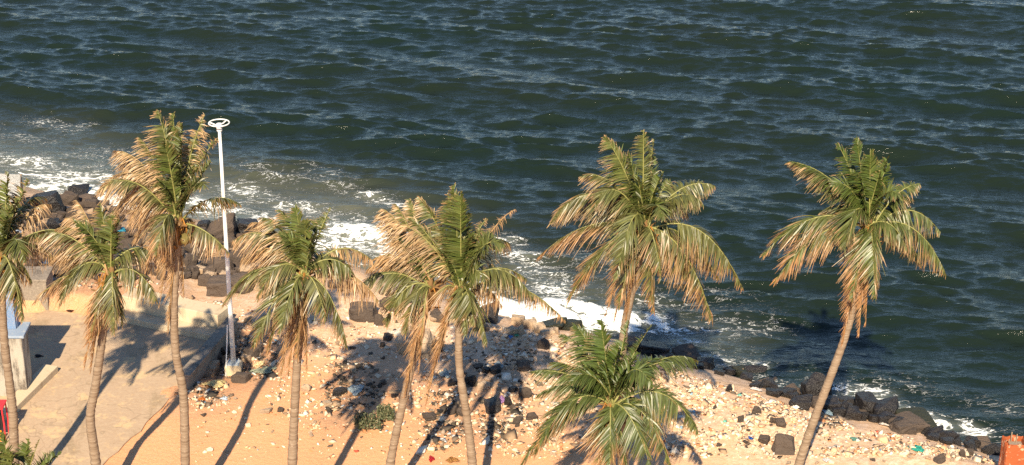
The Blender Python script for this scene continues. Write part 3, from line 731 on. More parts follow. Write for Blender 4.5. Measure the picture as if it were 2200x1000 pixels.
palm('spreading coconut palm with rust-tipped lower fronds rising behind the short dark palm', (1385, 492), [(1372, 570), (1352, 650), (1338, 740), (1336, 860)], (1342, 1090), [
    (1300, 295, .2, .5, 30, .30, .6), (1325, 320, .4, .5, 20, .3, .7), (1350, 330, -.2, .5, 15, .15, .9), (1382, 282, .1, .7, 20, .20, .6, .2, .7), (1405, 300, .3, .6, 10, .35, .4, .2, .6), (1370, 380, -.4, .5, 10, .1, .9), (1400, 380, .4, .5, 10, .1, .8), (1340, 400, .5, .5, 20, .2, .6),
    (1185, 480, .3, .55, 105, .35, 0, .35), (1250, 380, .5, .5, 60, .50, .2, .35), (1280, 440, -.5, .6, 85, .30, .2, .35), (1225, 470, .7, .55, 80, .6, 0, .35), (1158, 552, .2, .5, 50, .75, 0, .7), (1300, 480, .8, .5, 50, .7, 0, .4),
    (1535, 400, .4, .5, 55, .25, .1, .3), (1510, 440, -.1, .6, 65, .25, .1, .3), (1480, 420, .7, .5, 40, .3, .2), (1425, 470, -.7, .5, 70, .1, .7, .3), (1440, 390, .6, .5, 25, .2, .6), (1595, 620, .1, .6, 105, .40, .1, .7), (1530, 690, -.1, .6, 95, .62, .1, .6), (1500, 640, .4, .55, 70, .65, 0, .5), (1545, 600, .6, .5, 60, .6, 0, .5),
    (1325, 600, -1.1, .45, 110, .15, .3, .5), (1220, 650, -.3, .5, 55, .50, .1, .9), (1300, 680, -.4, .5, 40, .85, .0, .9), (1330, 660, -.7, .5, 45, .5, .1, .8), (1405, 670, -.9, .45, 60, .40, .1, .9), (1420, 600, -1.0, .45, 60, .35, .1, .8), (1345, 690, -.2, .4, 15, 1, 0, .9), (1320, 690, -.1, .45, 20, 1, 0, .85), (1460, 560, .2, .5, 30, .9, 0, .5)], 9, stalks=11, nuts=5, fill=4)
palm('solitary leaning coconut palm over the dark shore rocks at the right', (1866, 492), [(1848, 600), (1820, 710), (1788, 800), (1750, 900), (1716, 1000)], (1690, 1085), [
    (1840, 298, .2, .5, 12, .10, .9), (1800, 310, .3, .5, 25, .15, .8), (1870, 320, -.2, .5, 10, .05, .9), (1910, 335, .4, .5, 15, .15, .7), (1890, 370, -.3, .5, 10, .1, .8), (1850, 380, -.4, .5, 15, .1, .8), (1830, 360, .6, .5, 15, .15, .7),
    (1695, 348, .2, .5, 45, .40, .2, .35), (1740, 380, .5, .5, 50, .25, .3), (1790, 400, -.3, .5, 60, .15, .6), (1975, 395, .1, .5, 30, .30, .2, .4), (1960, 430, .5, .5, 40, .3, .2), (1930, 420, -.4, .5, 60, .15, .5), (1640, 548, .1, .5, 75, .45, .1, .6), (1665, 605, -.2, .5, 70, .60, .1, .85), (1760, 460, .6, .5, 50, .4, .1),
    (2020, 500, .3, .55, 70, .35, .1, .4), (2032, 590, -.1, .6, 85, .40, .1, .6), (1980, 570, .4, .55, 60, .35, .0), (1950, 540, -.4, .55, 60, .3, .1), (1815, 540, -.7, .6, 110, .20, .2, .4), (1790, 520, -.3, .55, 70, .35, .1), (1880, 640, -1.1, .4, 60, .35, .3, .7), (1830, 650, -.8, .4, 50, .55, .1, .8),
    (1845, 720, -.4, .4, 20, .95, 0, .85), (1810, 740, -.2, .45, 15, 1, 0, .85), (1820, 690, -.3, .45, 25, 1, 0, .9), (1860, 700, -.3, .4, 25, .9, 0, .85)], 10, stalks=9, nuts=3, fill=4, dry_fill=.3, tint=(.82, .95, .82))
palm('short dark green coconut palm in front of the spreading palm', (1312, 872), [(1322, 930), (1340, 1000)], (1346, 1185), [
    (1235, 700, .3, .5, 40, .20, .6), (1290, 690, .2, .5, 15, .10, .9), (1350, 690, .5, .55, 15, .05, .9, .2, .6), (1330, 740, -.2, .5, 10, .05, .9), (1270, 740, .4, .5, 20, .1, .8), (1370, 760, .5, .5, 20, .05, .8), (1300, 780, -.3, .5, 10, 0, .9), (1250, 780, -.2, .5, 15, .05, .7), (1400, 700, .8, .5, 20, .2, .6, .3, .6),
    (1205, 720, .8, .5, 45, .35, .4), (1345, 790, -.4, .5, 10, 0, .8), (1420, 770, .5, .5, 40, .15, .5), (1448, 780, .3, .5, 45, .2, .3), (1400, 830, -.4, .55, 90, .05, .5), (1140, 800, .3, .5, 35, .25, .2, .5), (1155, 850, .2, .5, 45, .30, .1, .6), (1180, 780, .6, .5, 40, .2, .3), (1230, 830, .5, .5, 30, .1, .4),
    (1150, 975, -.5, .5, 100, .35, .2, .8), (1120, 1000, -.3, .45, 75, .55, .1, .7), (1230, 820, -.6, .55, 60, .05, .6), (1500, 930, -.1, .6, 95, .35, .1, .6), (1440, 1000, -.5, .55, 80, .35, .1, .8), (1400, 1010, -1.0, .45, 60, .15, .2, .6), (1310, 1040, -1.2, .4, 60, .45, .2, .9), (1280, 1030, -.9, .45, 45, .7, .1, .8), (1350, 1020, -.8, .45, 40, .5, .1, .8), (1410, 900, .4, .55, 50, .2, .2), (1420, 940, .3, .55, 45, .9, 0, 1.0)], 11, stalks=3, fill=5, dry_fill=.15, tint=(.74, .90, .78), tr=(.13, .10))
palm('low palm crown just poking into the bottom left corner', (40, 1110), [(40, 1160)], (40, 1290), [
    (5, 930, 0, .5, 10, .05, .9), (60, 945, .3, .5, 10, .05, .9), (130, 975, .2, .5, 40, .05, .7), (85, 945, -.3, .6, 10, .25, .6, .1, .4), (20, 970, -.4, .5, 10, .0, .9), (-60, 980, .2, .5, 40, .1, .6), (170, 1040, 0, .5, 60, .15, .5), (110, 990, .5, .5, 15, .05, .8), (-30, 950, -.2, .5, 10, .1, .8), (140, 1130, -.4, .5, 60, .2, .2)], 12, stalks=3, fill=3, dry_fill=.2)

# ------------------------------------------------------------------ boulders
def rock_mesh(i, boxy):
    rng = np.random.default_rng(100 + i); bm = bmesh.new()
    for sx in (-1, 1):
        for sy in (-1, 1):
            for sz in (-1, 1):
                k_ = rng.uniform(.55, 1.0) if not boxy else rng.uniform(.74, 1.0)
                bm.verts.new((sx * .5 * k_ * rng.uniform(.75, 1.05), sy * .5 * k_ * rng.uniform(.75, 1.05), sz * .5 * k_ * rng.uniform(.7, 1.05)))
    for q in range(3 if boxy else 7):
        v = rng.normal(size=3); v /= np.linalg.norm(v); bm.verts.new(v * rng.uniform(.5, .68))
    bmesh.ops.convex_hull(bm, input=bm.verts[:])
    bmesh.ops.delete(bm, geom=[v for v in bm.verts if not v.link_faces], context='VERTS')
    bmesh.ops.bevel(bm, geom=bm.edges[:], offset=.045, segments=2, affect='EDGES', profile=.6)
    bmesh.ops.triangulate(bm, faces=bm.faces[:])
    for q in range(2): bmesh.ops.subdivide_edges(bm, edges=[e for e in bm.edges if e.calc_length() > .13], cuts=1)
    bmesh.ops.triangulate(bm, faces=bm.faces[:])
    ph = rng.random(6) * 6.28
    for v in bm.verts:
        c = v.co; n_ = c.normalized()
        d_ = .030 * math.sin(5 * c.x + ph[0] + 3 * c.z) + .026 * math.sin(7 * c.y + ph[1] - 4 * c.x) + .020 * math.sin(13 * c.z + ph[2] + 9 * c.y) + rng.normal(0, .008)
        v.co = c + n_ * d_
    return bm_mesh('boulder', bm)
ROCKS = {}
def rock(i, boxy, mat):
    key = (i, boxy, mat)
    if key not in ROCKS:
        ROCKS[key] = rock_mesh(i + (50 if boxy else 0), boxy); ROCKS[key].materials.append(M[mat])
    return ROCKS[key]
def boulder(u, v, wpx, hpx, mat, label, group=None, boxy=False, name='boulder', sink=.25, rot=None, variant=None, lift=0.0):
    p = on_ground(u, v + hpx * .35)
    w, h = metres(wpx, p), metres(hpx, p)
    o = link(name, rock(variant if variant is not None else random.randrange(9), boxy, mat))
    dpt = random.uniform(.75, 1.05) * w
    o.scale = (w, dpt, h * 1.0)
    o.location = (p.x, p.y + dpt * .15, p.z + h * (.5 - sink) + lift)
    o.rotation_euler = rot if rot else (random.uniform(-.25, .25), random.uniform(-.2, .2), random.uniform(-.5, .5))
    if label is None: PENDING.append((o, u, v, ('big ' if wpx > 32 else 'small ' if wpx < 21 else 'medium ') + {'rock': 'grey-brown', 'tan': 'tan', 'wet': 'black'}[mat] + (' blocky' if boxy else ' jagged') + ' rock'))
    return tag(o, label, 'rock', group)

LANDMARKS = [(1716, 1000, 'leaning palm foot'), (1686, 956, 'large upright brown slab'), (1972, 962, 'bright green bag'), (2172, 975, 'orange pillar'), (1972, 910, 'long mossy rock'), (1470, 845, 'long dry stick'), (1624, 836, 'white board scrap'), (1862, 872, 'tilted square block'),
    (1612, 943, 'deep blue wrapper'), (1145, 700, 'grey block row'), (1080, 858, 'pink bag'), (1012, 816, 'black egg-shaped stone'), (1008, 900, 'upright palm trunk'), (927, 986, 'bright red rag'), (764, 834, 'pale blue cloth'), (792, 925, 'grey-green shrub'), (850, 900, 'leaning middle trunk'), (632, 860, 'split-frond palm trunk'),
    (892, 738, 'large pale slab'), (503, 800, 'lamp post base'), (780, 672, 'brown boulder under fronds'), (462, 822, 'pale yellow sheet'), (98, 432, 'big square surf block'), (168, 412, 'round black surf rock'), (478, 496, 'large domed boulder'), (530, 492, 'pointed dark boulder'), (474, 618, 'large flat-faced block'), (262, 492, 'turquoise bag'),
    (80, 600, 'shaded concrete wall'), (385, 475, 'windswept palm crown'), (238, 592, 'shorter palm crown'), (380, 690, 'pale concrete steps'), (1312, 872, 'short dark palm crown'), (1615, 808, 'two upright twigs'), (1714, 820, 'biggest wedge rock'), (1472, 764, 'flat brown slab'), (398, 950, 'windswept palm trunk'), (1126, 788, 'brown oval shaded stone'), (1720, 880, 'white plastic bag'), (608, 522, 'white sheet by surf'), (1052, 676, 'dark broken surf rock')]
PENDING = []
ORD = ['nearest', 'second nearest', 'third nearest', 'fourth nearest', 'fifth nearest', 'sixth nearest', 'seventh nearest', 'eighth nearest', 'ninth nearest', 'tenth nearest', 'eleventh nearest', 'twelfth nearest', 'thirteenth nearest', 'fourteenth nearest', 'fifteenth nearest']
def finish_labels():
    bins = {}
    for o, u, v, desc in PENDING:
        d_, lu, lv, ph = min((math.hypot(u - a, (v - b) * 1.6), a, b, c) for a, b, c in LANDMARKS)
        side = ('left of' if u < lu else 'right of') if abs(u - lu) > 1.3 * abs(v - lv) else ('behind' if v < lv else 'in front of')
        bins.setdefault((desc, side, ph), []).append((d_, o))
    for (desc, side, ph), L_ in bins.items():
        L_.sort(key=lambda q: q[0])
        for i, (d_, o) in enumerate(L_):
            o['label'] = f'{desc} {side} the {ph}' if len(L_) == 1 else f'{ORD[min(i, 14)]} {desc} {side} the {ph}'
named = [  # right-hand water line and other rocks that can be told apart
    (1383, 724, 62, 48, 'wet', 'black wet rock standing in surf behind the short dark palm', 0), (1428, 738, 66, 34, 'wet', 'knobbly black wet rock lapped by foam right of the short palm', 0),
    (1400, 752, 90, 40, 'wet', 'wide dark rock just above the waterline behind the short palm', 0), (1472, 764, 72, 34, 'rock', 'flat brown slab at the waterline right of the short palm', 1), (1516, 782, 48, 36, 'wet', 'dark rounded rock next to the flat brown slab', 0),
    (1582, 800, 52, 32, 'moss', 'mossy low rock at the waterline left of two stuck twigs', 0), (1622, 808, 80, 40, 'wet', 'long dark rock behind two stuck twigs', 1), (1668, 826, 52, 34, 'rock', 'small olive brown rock left of the biggest shore rock', 0),
    (1714, 820, 96, 76, 'wet', 'biggest dark wedge rock left of the leaning palm trunk', 0), (1752, 838, 70, 80, 'wet', 'black rock directly behind the leaning palm trunk', 0), (1722, 868, 60, 40, 'wet', 'dark rock in front of the biggest wedge rock', 0), (1782, 872, 56, 46, 'wet', 'dark rock right of the leaning palm trunk above pale cloth', 0),
    (1818, 862, 60, 44, 'wet', 'low black rock in the middle of the right shore rocks', 0), (1862, 872, 62, 70, 'wet', 'tall tilted square block among the right shore rocks', 1), (1828, 890, 52, 40, 'wet', 'pointed dark rock in front of the low black rock', 0), (1905, 886, 84, 56, 'wet', 'smooth dark sloping rock right of the tilted block', 0),
    (1972, 910, 110, 34, 'moss', 'long mossy rock washed by surf at the right', 1), (1948, 916, 96, 30, 'rock', 'long brown slab below the mossy rock', 1), (2036, 928, 70, 44, 'wet', 'dark wedge rock pointing at the foam pool', 0), (2010, 935, 56, 30, 'wet', 'low dark rock in front of the wedge rock', 0), (2092, 944, 44, 24, 'wet', 'low black rock in the foam pool edge', 0), (2128, 942, 46, 46, 'wet', 'upright black rock left of the orange pillar', 0), (2104, 958, 70, 22, 'rock', 'flat reddish slab left of the orange pillar', 1),
    (2180, 975, 70, 30, 'wet', 'dark rock behind the orange pillar', 0),
    (1052, 676, 50, 44, 'wet', 'dark broken rock at the surf edge right of the crossing palms', 0), (1114, 690, 34, 24, 'tan', 'first grey block of the row by the surf', 1), (1138, 697, 30, 24, 'tan', 'second grey block of the row by the surf', 1), (1158, 706, 30, 24, 'tan', 'third grey block of the row by the surf', 1), (1178, 717, 34, 24, 'tan', 'last grey block of the row by the surf', 1),
    (1158, 688, 40, 20, 'moss', 'dark mossy rock with foam behind the grey block row', 0), (1190, 698, 60, 24, 'moss', 'long mossy rock left of the short palm top', 0), (1230, 702, 40, 22, 'moss', 'mossy rock behind the short palm top', 0), (1097, 714, 26, 20, 'tan', 'grey stone beside a small green scrap', 0), (1119, 712, 20, 22, 'tan', 'upright grey stone right of a small green scrap', 0),
    (1194, 712, 14, 20, 'tan', 'small upright pale stone at the end of the block row', 1), (1198, 732, 28, 14, 'tan', 'flat tan stone right of the block row end', 0), (1168, 742, 22, 22, 'rock', 'single round grey stone on white rubble below the block row', 0),
    (1686, 956, 44, 54, 'rock', 'large upright brown slab left of the leaning palm foot', 1), (1641, 946, 24, 18, 'rock', 'small angular stone left of the large upright slab', 0), (1664, 905, 20, 16, 'rock', 'left of two touching grey stones above the upright slab', 0), (1677, 910, 22, 16, 'rock', 'right of two touching grey stones above the upright slab', 1), (1624, 884, 20, 18, 'rock', 'grey stone upslope of two touching stones', 0), (1592, 902, 16, 16, 'rock', 'small dark stone alone on pale rubble', 0), (1567, 836, 16, 18, 'wet', 'dark stone beside the white board', 0),
    (2086, 972, 18, 18, 'rock', 'round brown stone left of the orange pillar', 0), (2067, 976, 12, 18, 'rock', 'thin dark stone beside the round brown stone', 0), (2020, 990, 28, 14, 'rock', 'flat grey stone at the bottom right', 0),
    (892, 738, 74, 56, 'tan', 'large pale slab between dead hanging fronds', 1), (936, 742, 40, 40, 'rock', 'dark pointed stone right of the large pale slab', 0), (834, 727, 20, 16, 'rock', 'grey stone on white rubble left of the pale slab', 0), (821, 742, 12, 14, 'rock', 'small grey stone left of the pale slab', 0), (780, 672, 62, 44, 'rock', 'brown boulder under fronds between the split-frond and crossing palms', 1), (816, 690, 20, 30, 'rock', 'upright brown stone right of the brown boulder', 0),
    (1012, 816, 28, 32, 'wet', 'black egg-shaped stone right of the crossing palm trunk', 0), (1038, 830, 26, 18, 'tan', 'tan stone right of the black egg-shaped stone', 0), (1066, 796, 24, 16, 'wet', 'black oval stone in palm shade', 0), (1044, 797, 16, 16, 'wet', 'black stone left of the black oval stone', 0), (1028, 790, 22, 10, 'rock', 'long dark stone above the black egg-shaped stone', 0), (1126, 788, 30, 18, 'rock', 'brown oval stone at the right end of the palm shade', 0),
    (972, 824, 26, 16, 'wet', 'black stone just left of the crossing palm trunk', 0), (1060, 876, 42, 26, 'wet', 'largest black rock beside the pink bag', 0), (1092, 866, 14, 28, 'wet', 'upright black stone right of the pink bag', 0), (1104, 838, 22, 14, 'wet', 'black stone above the pink bag', 0), (1126, 846, 26, 22, 'rock', 'brown stone right of the pink bag', 0), (974, 882, 22, 18, 'rock', 'grey stone in shade left of the crossing palm trunk', 0), (990, 886, 18, 18, 'rock', 'angular grey stone touching the crossing palm trunk', 0), (946, 884, 14, 14, 'wet', 'dark stone in the shade of dead fronds', 0),
    (924, 896, 30, 14, 'rock', 'flat brown stone left of the shaded grey stones', 0), (1140, 896, 26, 16, 'rock', 'grey stone left of the short palm frond', 0), (1112, 905, 18, 18, 'rock', 'brown stone in front of shaded rubble', 0),
    (603, 881, 14, 12, 'rock', 'square dark brown stone on sand left of the split-frond palm trunk', 1), (572, 884, 22, 10, 'tan', 'flat grey stone beside the square dark stone', 1), (658, 836, 18, 16, 'tan', 'tan round stone right of the split-frond palm trunk', 0), (728, 842, 26, 18, 'wet', 'dark stone beside the pale blue cloth', 0), (703, 868, 18, 14, 'tan', 'tan stone below the pale blue cloth', 0), (848, 850, 16, 14, 'wet', 'dark stone left of the leaning palm trunk', 0), (824, 822, 14, 10, 'rock', 'small stone above the shrub', 0),
    (98, 432, 66, 54, 'wet', 'big square dark concrete block by the surf at far left', 1), (168, 412, 46, 26, 'wet', 'round black rock surrounded by white surf', 0), (96, 402, 36, 14, 'wet', 'low reddish rock awash behind the square block', 0), (222, 440, 34, 22, 'rock', 'brown rock at the surf edge behind the shorter palm', 0), (180, 432, 50, 22, 'rock', 'low brown rock in front of the round black rock', 0),
    (478, 496, 64, 46, 'rock', 'large domed brown boulder behind the lamp post by the surf', 0), (530, 492, 50, 44, 'wet', 'pointed dark boulder right of the domed boulder', 0), (474, 618, 60, 42, 'rock', 'large flat-faced grey block left of the lamp post', 1), (520, 612, 46, 38, 'rock', 'grey block right of the lamp post behind fronds', 1), (474, 575, 46, 44, 'rock', 'grey angular boulder above the flat-faced block', 0), (508, 560, 44, 44, 'rock', 'grey boulder right of the lamp post among riprap', 0), (541, 548, 38, 26, 'rock', 'grey flat topped boulder at the right end of the riprap', 1), (532, 580, 30, 20, 'tan', 'pale tan boulder right of the lamp post', 0), (425, 535, 44, 34, 'rock', 'grey boulder beside the windswept palm crown', 0), (446, 568, 30, 24, 'rock', 'boulder left of the angular riprap boulder', 0), (430, 580, 26, 18, 'tan', 'tan stone in the riprap by the palm trunk', 0),
    (405, 580, 26, 22, 'rock', 'boulder at the foot of the windswept palm crown', 0), (452, 595, 26, 22, 'tan', 'tan wedge stone above the flat-faced block', 0), (300, 475, 30, 24, 'rock', 'brown boulder in riprap left of the windswept palm', 0), (340, 490, 30, 24, 'rock', 'grey boulder behind the windswept palm trunk top', 0), (320, 520, 36, 26, 'rock', 'boulder under the dry windswept fronds', 0),
    (522, 812, 40, 26, 'rock', 'brown stone right of the lamp post plinth', 0), (455, 770, 36, 24, 'rock', 'stained stone in the hollow left of the lamp post', 0), (448, 795, 40, 30, 'tan', 'orange-stained stone left of the lamp post plinth', 0), (530, 770, 26, 20, 'tan', 'round tan stone in the hollow behind the lamp post', 0), (480, 752, 44, 22, 'rock', 'brown stone behind the lamp post base', 0), (545, 755, 36, 26, 'rock', 'dark stone under the split-frond palm frond', 0)]
for i, (u, v, w_, h_, m_, lab, bx_) in enumerate(named):
    big = w_ > 30
    k_ = .85 if (u > 1370 and v < 990 and w_ > 44) else 1.08
    boulder(u, v, w_ * k_, h_ * k_, m_, lab, 'shore rocks', bool(bx_), 'boulder' if big else 'stone', variant=i % 9)
# riprap heap on the left, too jumbled to tell one from the next
HEAP = [(-20, 425), (60, 425), (180, 428), (330, 462), (450, 492), (575, 512), (625, 560), (580, 618), (500, 632), (400, 600), (300, 602), (150, 590), (-20, 580)]
tries, placed = 0, []
while tries < 9000 and len(placed) < 250:
    tries += 1
    u, v = random.uniform(-20, 625), random.uniform(420, 640)
    if not bool(in_poly(u, v, HEAP)): continue
    w_ = random.choice([16, 19, 22, 26, 30, 38])
    if any(abs(u - a) < (w_ + c) * .33 and abs(v - b) < (w_ + c) * .22 for a, b, c in placed): continue
    placed.append((u, v, w_))
    boulder(u, v, w_, w_ * random.uniform(.6, .9), 'tan' if random.random() < .10 else 'wet' if random.random() < .12 else 'rock', None, 'riprap heap', random.random() < .35, sink=.14, name='riprap_boulder')
for i in range(26):              # more boulders showing between the middle fronds
    u = random.uniform(560, 1040); v = np.interp(u, [560, 700, 850, 1040], [530, 585, 640, 690]) + random.uniform(-6, 26)
    w_ = random.choice([16, 20, 26, 34])
    boulder(u, v, w_, w_ * .7, 'rock' if random.random() < .7 else 'tan', None, 'shore edge boulders', random.random() < .35)
for i in range(96):              # low rocks filling the right water line
    u = random.uniform(1350, 2160); v = np.interp(u, [1350, 1440, 1560, 1700, 1800, 1900, 2000, 2150], [738, 764, 801, 845, 876, 904, 932, 962]) + random.uniform(-6, 10)
    w_ = random.choice([20, 26, 32, 40])
    boulder(u, v, w_, w_ * .66, 'wet' if random.random() < .85 else 'rock', None, 'right shore rocks', random.random() < .3, name='shore_rock')

# ------------------------------------------------------------------ rubble
RUB = [([(1440, 800), (1560, 830), (1720, 880), (1860, 925), (2060, 960), (2150, 975), (2150, 1010), (1430, 1010), (1400, 860)], 3200),
       ([(1040, 700), (1120, 715), (1210, 735), (1250, 800), (1180, 830), (1060, 790)], 700), ([(650, 660), (860, 660), (960, 700), (1040, 720), (1030, 780), (900, 790), (760, 790), (640, 760)], 700),
       ([(380, 620), (480, 640), (560, 680), (620, 700), (620, 740), (520, 740), (400, 650)], 420), ([(400, 800), (480, 820), (500, 880), (430, 890), (380, 860)], 200), ([(640, 770), (880, 800), (900, 930), (720, 960), (560, 880)], 600),
       ([(880, 800), (1200, 800), (1200, 1010), (880, 1010)], 1200), ([(1080, 880), (1480, 860), (1480, 1010), (1080, 1010)], 900), ([(420, 880), (880, 900), (880, 1010), (420, 1010)], 130), ([(500, 720), (620, 730), (600, 830), (460, 800)], 220), ([(90, 600), (270, 600), (400, 640), (400, 660), (250, 650), (100, 640)], 160),
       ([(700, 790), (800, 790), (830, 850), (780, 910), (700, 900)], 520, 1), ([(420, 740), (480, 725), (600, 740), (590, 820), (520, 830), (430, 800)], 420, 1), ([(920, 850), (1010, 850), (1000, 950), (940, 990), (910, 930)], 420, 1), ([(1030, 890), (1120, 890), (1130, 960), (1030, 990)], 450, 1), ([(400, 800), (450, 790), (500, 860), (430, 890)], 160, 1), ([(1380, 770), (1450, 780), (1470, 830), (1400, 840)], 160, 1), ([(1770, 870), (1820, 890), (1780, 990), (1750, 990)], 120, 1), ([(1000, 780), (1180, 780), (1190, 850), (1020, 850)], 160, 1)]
def chip_base(rng):
    a = rng.normal(size=(6, 3)) * .12
    V = np.array([(-.5, 0, 0), (.5, 0, 0), (0, -.5, 0), (0, .5, 0), (0, 0, .36), (0, 0, -.3)]) + a
    return V
CF = np.array([(0, 2, 4), (2, 1, 4), (1, 3, 4), (3, 0, 4), (2, 0, 5), (1, 2, 5), (3, 1, 5), (0, 3, 5)])
PAL = [((.80, .70, .58), 16), ((.76, .58, .41), 34), ((.66, .43, .26), 30), ((.36, .24, .15), 10), ((.50, .22, .10), 7), ((.12, .09, .07), 3), ((.25, .40, .50), .3), ((.12, .25, .5), .2), ((.5, .08, .05), .25), ((.15, .42, .33), .2)]
def build_rubble():
    rng = np.random.default_rng(21); vs, fs, cs = [], [], []; off = 0
    pc = np.array([c for c, _ in PAL]); pw = np.array([w_ for _, w_ in PAL]); pw = pw / pw.sum()
    dk = np.array([(.05, .04, .035), (.10, .075, .055), (.17, .12, .085), (.30, .22, .16), (.62, .60, .58)])  # dark debris; below the palms these colours also paint in shade
    for poly, cnt, *flag in RUB:
        us = [p[0] for p in poly]; vs_ = [p[1] for p in poly]; k_ = 0; q = 0
        pu, pv = rng.uniform(min(us), max(us), cnt * 4), rng.uniform(min(vs_), max(vs_), cnt * 4)
        ok = in_poly(pu, pv, poly); pu, pv = pu[ok], pv[ok]
        g = fbm(pu / 40., pv / 22.); sel = rng.random(len(pu)) < np.clip((g - .32) * 3.2, .08, 1)
        pu, pv = pu[sel][:cnt], pv[sel][:cnt]
        P = np.array([[*at_z(a, b, -.35 if a > 1000 else -.1)] for a, b in zip(pu, pv)])
        X, Y = P[:, 0], P[:, 1]; Z = ground_h(X, Y)
        for x, y, z in zip(X, Y, Z):
            s_ = min(.32, .045 * math.exp(rng.normal(0, .65)) + .03)
            V = chip_base(rng) * s_ * np.array((rng.uniform(.8, 1.6), rng.uniform(.8, 1.4), rng.uniform(.5, 1)))
            R3 = np.array(Euler((rng.normal(0, .4), rng.normal(0, .4), rng.random() * 6.28)).to_matrix())
            vs.append(V @ R3.T + (x, y, z + s_ * .04)); fs.append(CF + off); off += 6
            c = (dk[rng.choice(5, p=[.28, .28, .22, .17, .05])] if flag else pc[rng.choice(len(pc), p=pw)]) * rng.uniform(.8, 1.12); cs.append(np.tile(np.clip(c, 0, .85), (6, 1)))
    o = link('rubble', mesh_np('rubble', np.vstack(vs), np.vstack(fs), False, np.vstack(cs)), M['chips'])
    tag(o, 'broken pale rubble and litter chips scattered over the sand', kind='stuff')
build_rubble()
CH = []
for i in range(6):
    rng = np.random.default_rng(300 + i); bm = bmesh.new()
    for q in range(13):
        v = rng.normal(size=3); v /= np.linalg.norm(v); bm.verts.new(v * .5 * rng.uniform(.8, 1.1))
    bmesh.ops.convex_hull(bm, input=bm.verts[:]); bmesh.ops.delete(bm, geom=[v for v in bm.verts if not v.link_faces], context='VERTS')
    CH.append(bm)
CHM = {}
for nm, m_ in (('pale', mat_plain('pale_rubble', (.64, .50, .36), .85, .2, .4)), ('tan', M['tan']), ('brown', M['rock'])):
    for i, bm in enumerate(CH):
        me = bpy.data.meshes.new('rubble_stone'); bm.to_mesh(me); me.materials.append(m_); CHM[nm, i] = me
SPOT = [((1450, 2130), lambda u: np.interp(u, [1450, 1700, 2130], [830, 890, 975]), 1000, 90, 'strewn over the slope beneath the right shore rocks'),
        ((1040, 1240), lambda u: 725, 800, 26, 'on the bright rubble patch below the grey block row'), ((650, 860), lambda u: 680, 780, 22, 'on the bright sand between the split-frond and crossing palms'),
        ((900, 1190), lambda u: 790, 990, 34, 'in the shade right of the crossing palm trunks'), ((660, 860), lambda u: 790, 940, 26, 'around the pale blue cloth and the shrub'), ((400, 600), lambda u: 840, 980, 10, 'on the red sand right of the windswept palm trunk')]
for (u0, u1), vf, v1, cnt, where in SPOT:
    for i in range(cnt):
        u = random.uniform(u0, u1); v = random.uniform(float(vf(u)), v1); p = on_ground(u, v)
        tone = random.choice(['pale', 'pale', 'tan', 'tan', 'brown']); s_ = metres(random.uniform(8, 17), p)
        o = link('rubble_stone', CHM[tone, random.randrange(6)])
        o.location = (p.x, p.y, p.z + s_ * .15); o.scale = (s_ * random.uniform(.8, 1.4), s_ * random.uniform(.8, 1.3), s_ * random.uniform(.5, .85))
        o.rotation_euler = (random.uniform(-.3, .3), random.uniform(-.3, .3), random.random() * 6.28)
        tag(o, 'stone', 'stone', 'loose stones ' + where); PENDING.append((o, u, v, f'loose {tone} stone'))
finish_labels()

# ------------------------------------------------------------------ litter
def cloth(name, u, v, wpx, hpx, col, label, cat='litter', seed=0, puff=.35, lift=.04, rough=.7):
    rng = np.random.default_rng(seed + int(u)); p = on_ground(u, v + hpx * .3)
    w_, d_ = metres(wpx, p) / 2, metres(hpx, p) / 2 * 1.7
    n = 8; bm = bmesh.new(); grid = []
    for j in range(n + 1):
        row = []
        for i in range(n + 1):
            x, y = (i / n * 2 - 1), (j / n * 2 - 1)
            a = math.atan2(y, x); rr = 1 + .22 * math.sin(3 * a + seed) + .14 * math.sin(5 * a + u)
            sx, sy = x * math.sqrt(1 - y * y / 2), y * math.sqrt(1 - x * x / 2)
            X, Y = sx * w_ * rr + rng.normal(0, .05) * w_, sy * d_ * rr + rng.normal(0, .05) * d_
            hgt = puff * min(w_, d_) * max(0, 1 - x * x * .8 - y * y * .8) * rng.uniform(.4, 1.3) + abs(rng.normal(0, .06)) * w_
            row.append(bm.verts.new((X, Y, gz(p.x + X, p.y + Y) - p.z + lift + hgt)))
        grid.append(row)
    for j in range(n):
        for i in range(n): bm.faces.new((grid[j][i], grid[j][i + 1], grid[j + 1][i + 1], grid[j + 1][i]))
    bmesh.ops.solidify(bm, geom=bm.faces[:], thickness=.012)
    o = link(name, bm_mesh(name, bm), mat_plain(name + '_surface', col, rough, .4, .2, 4), None, p)
    return tag(o, label, cat)
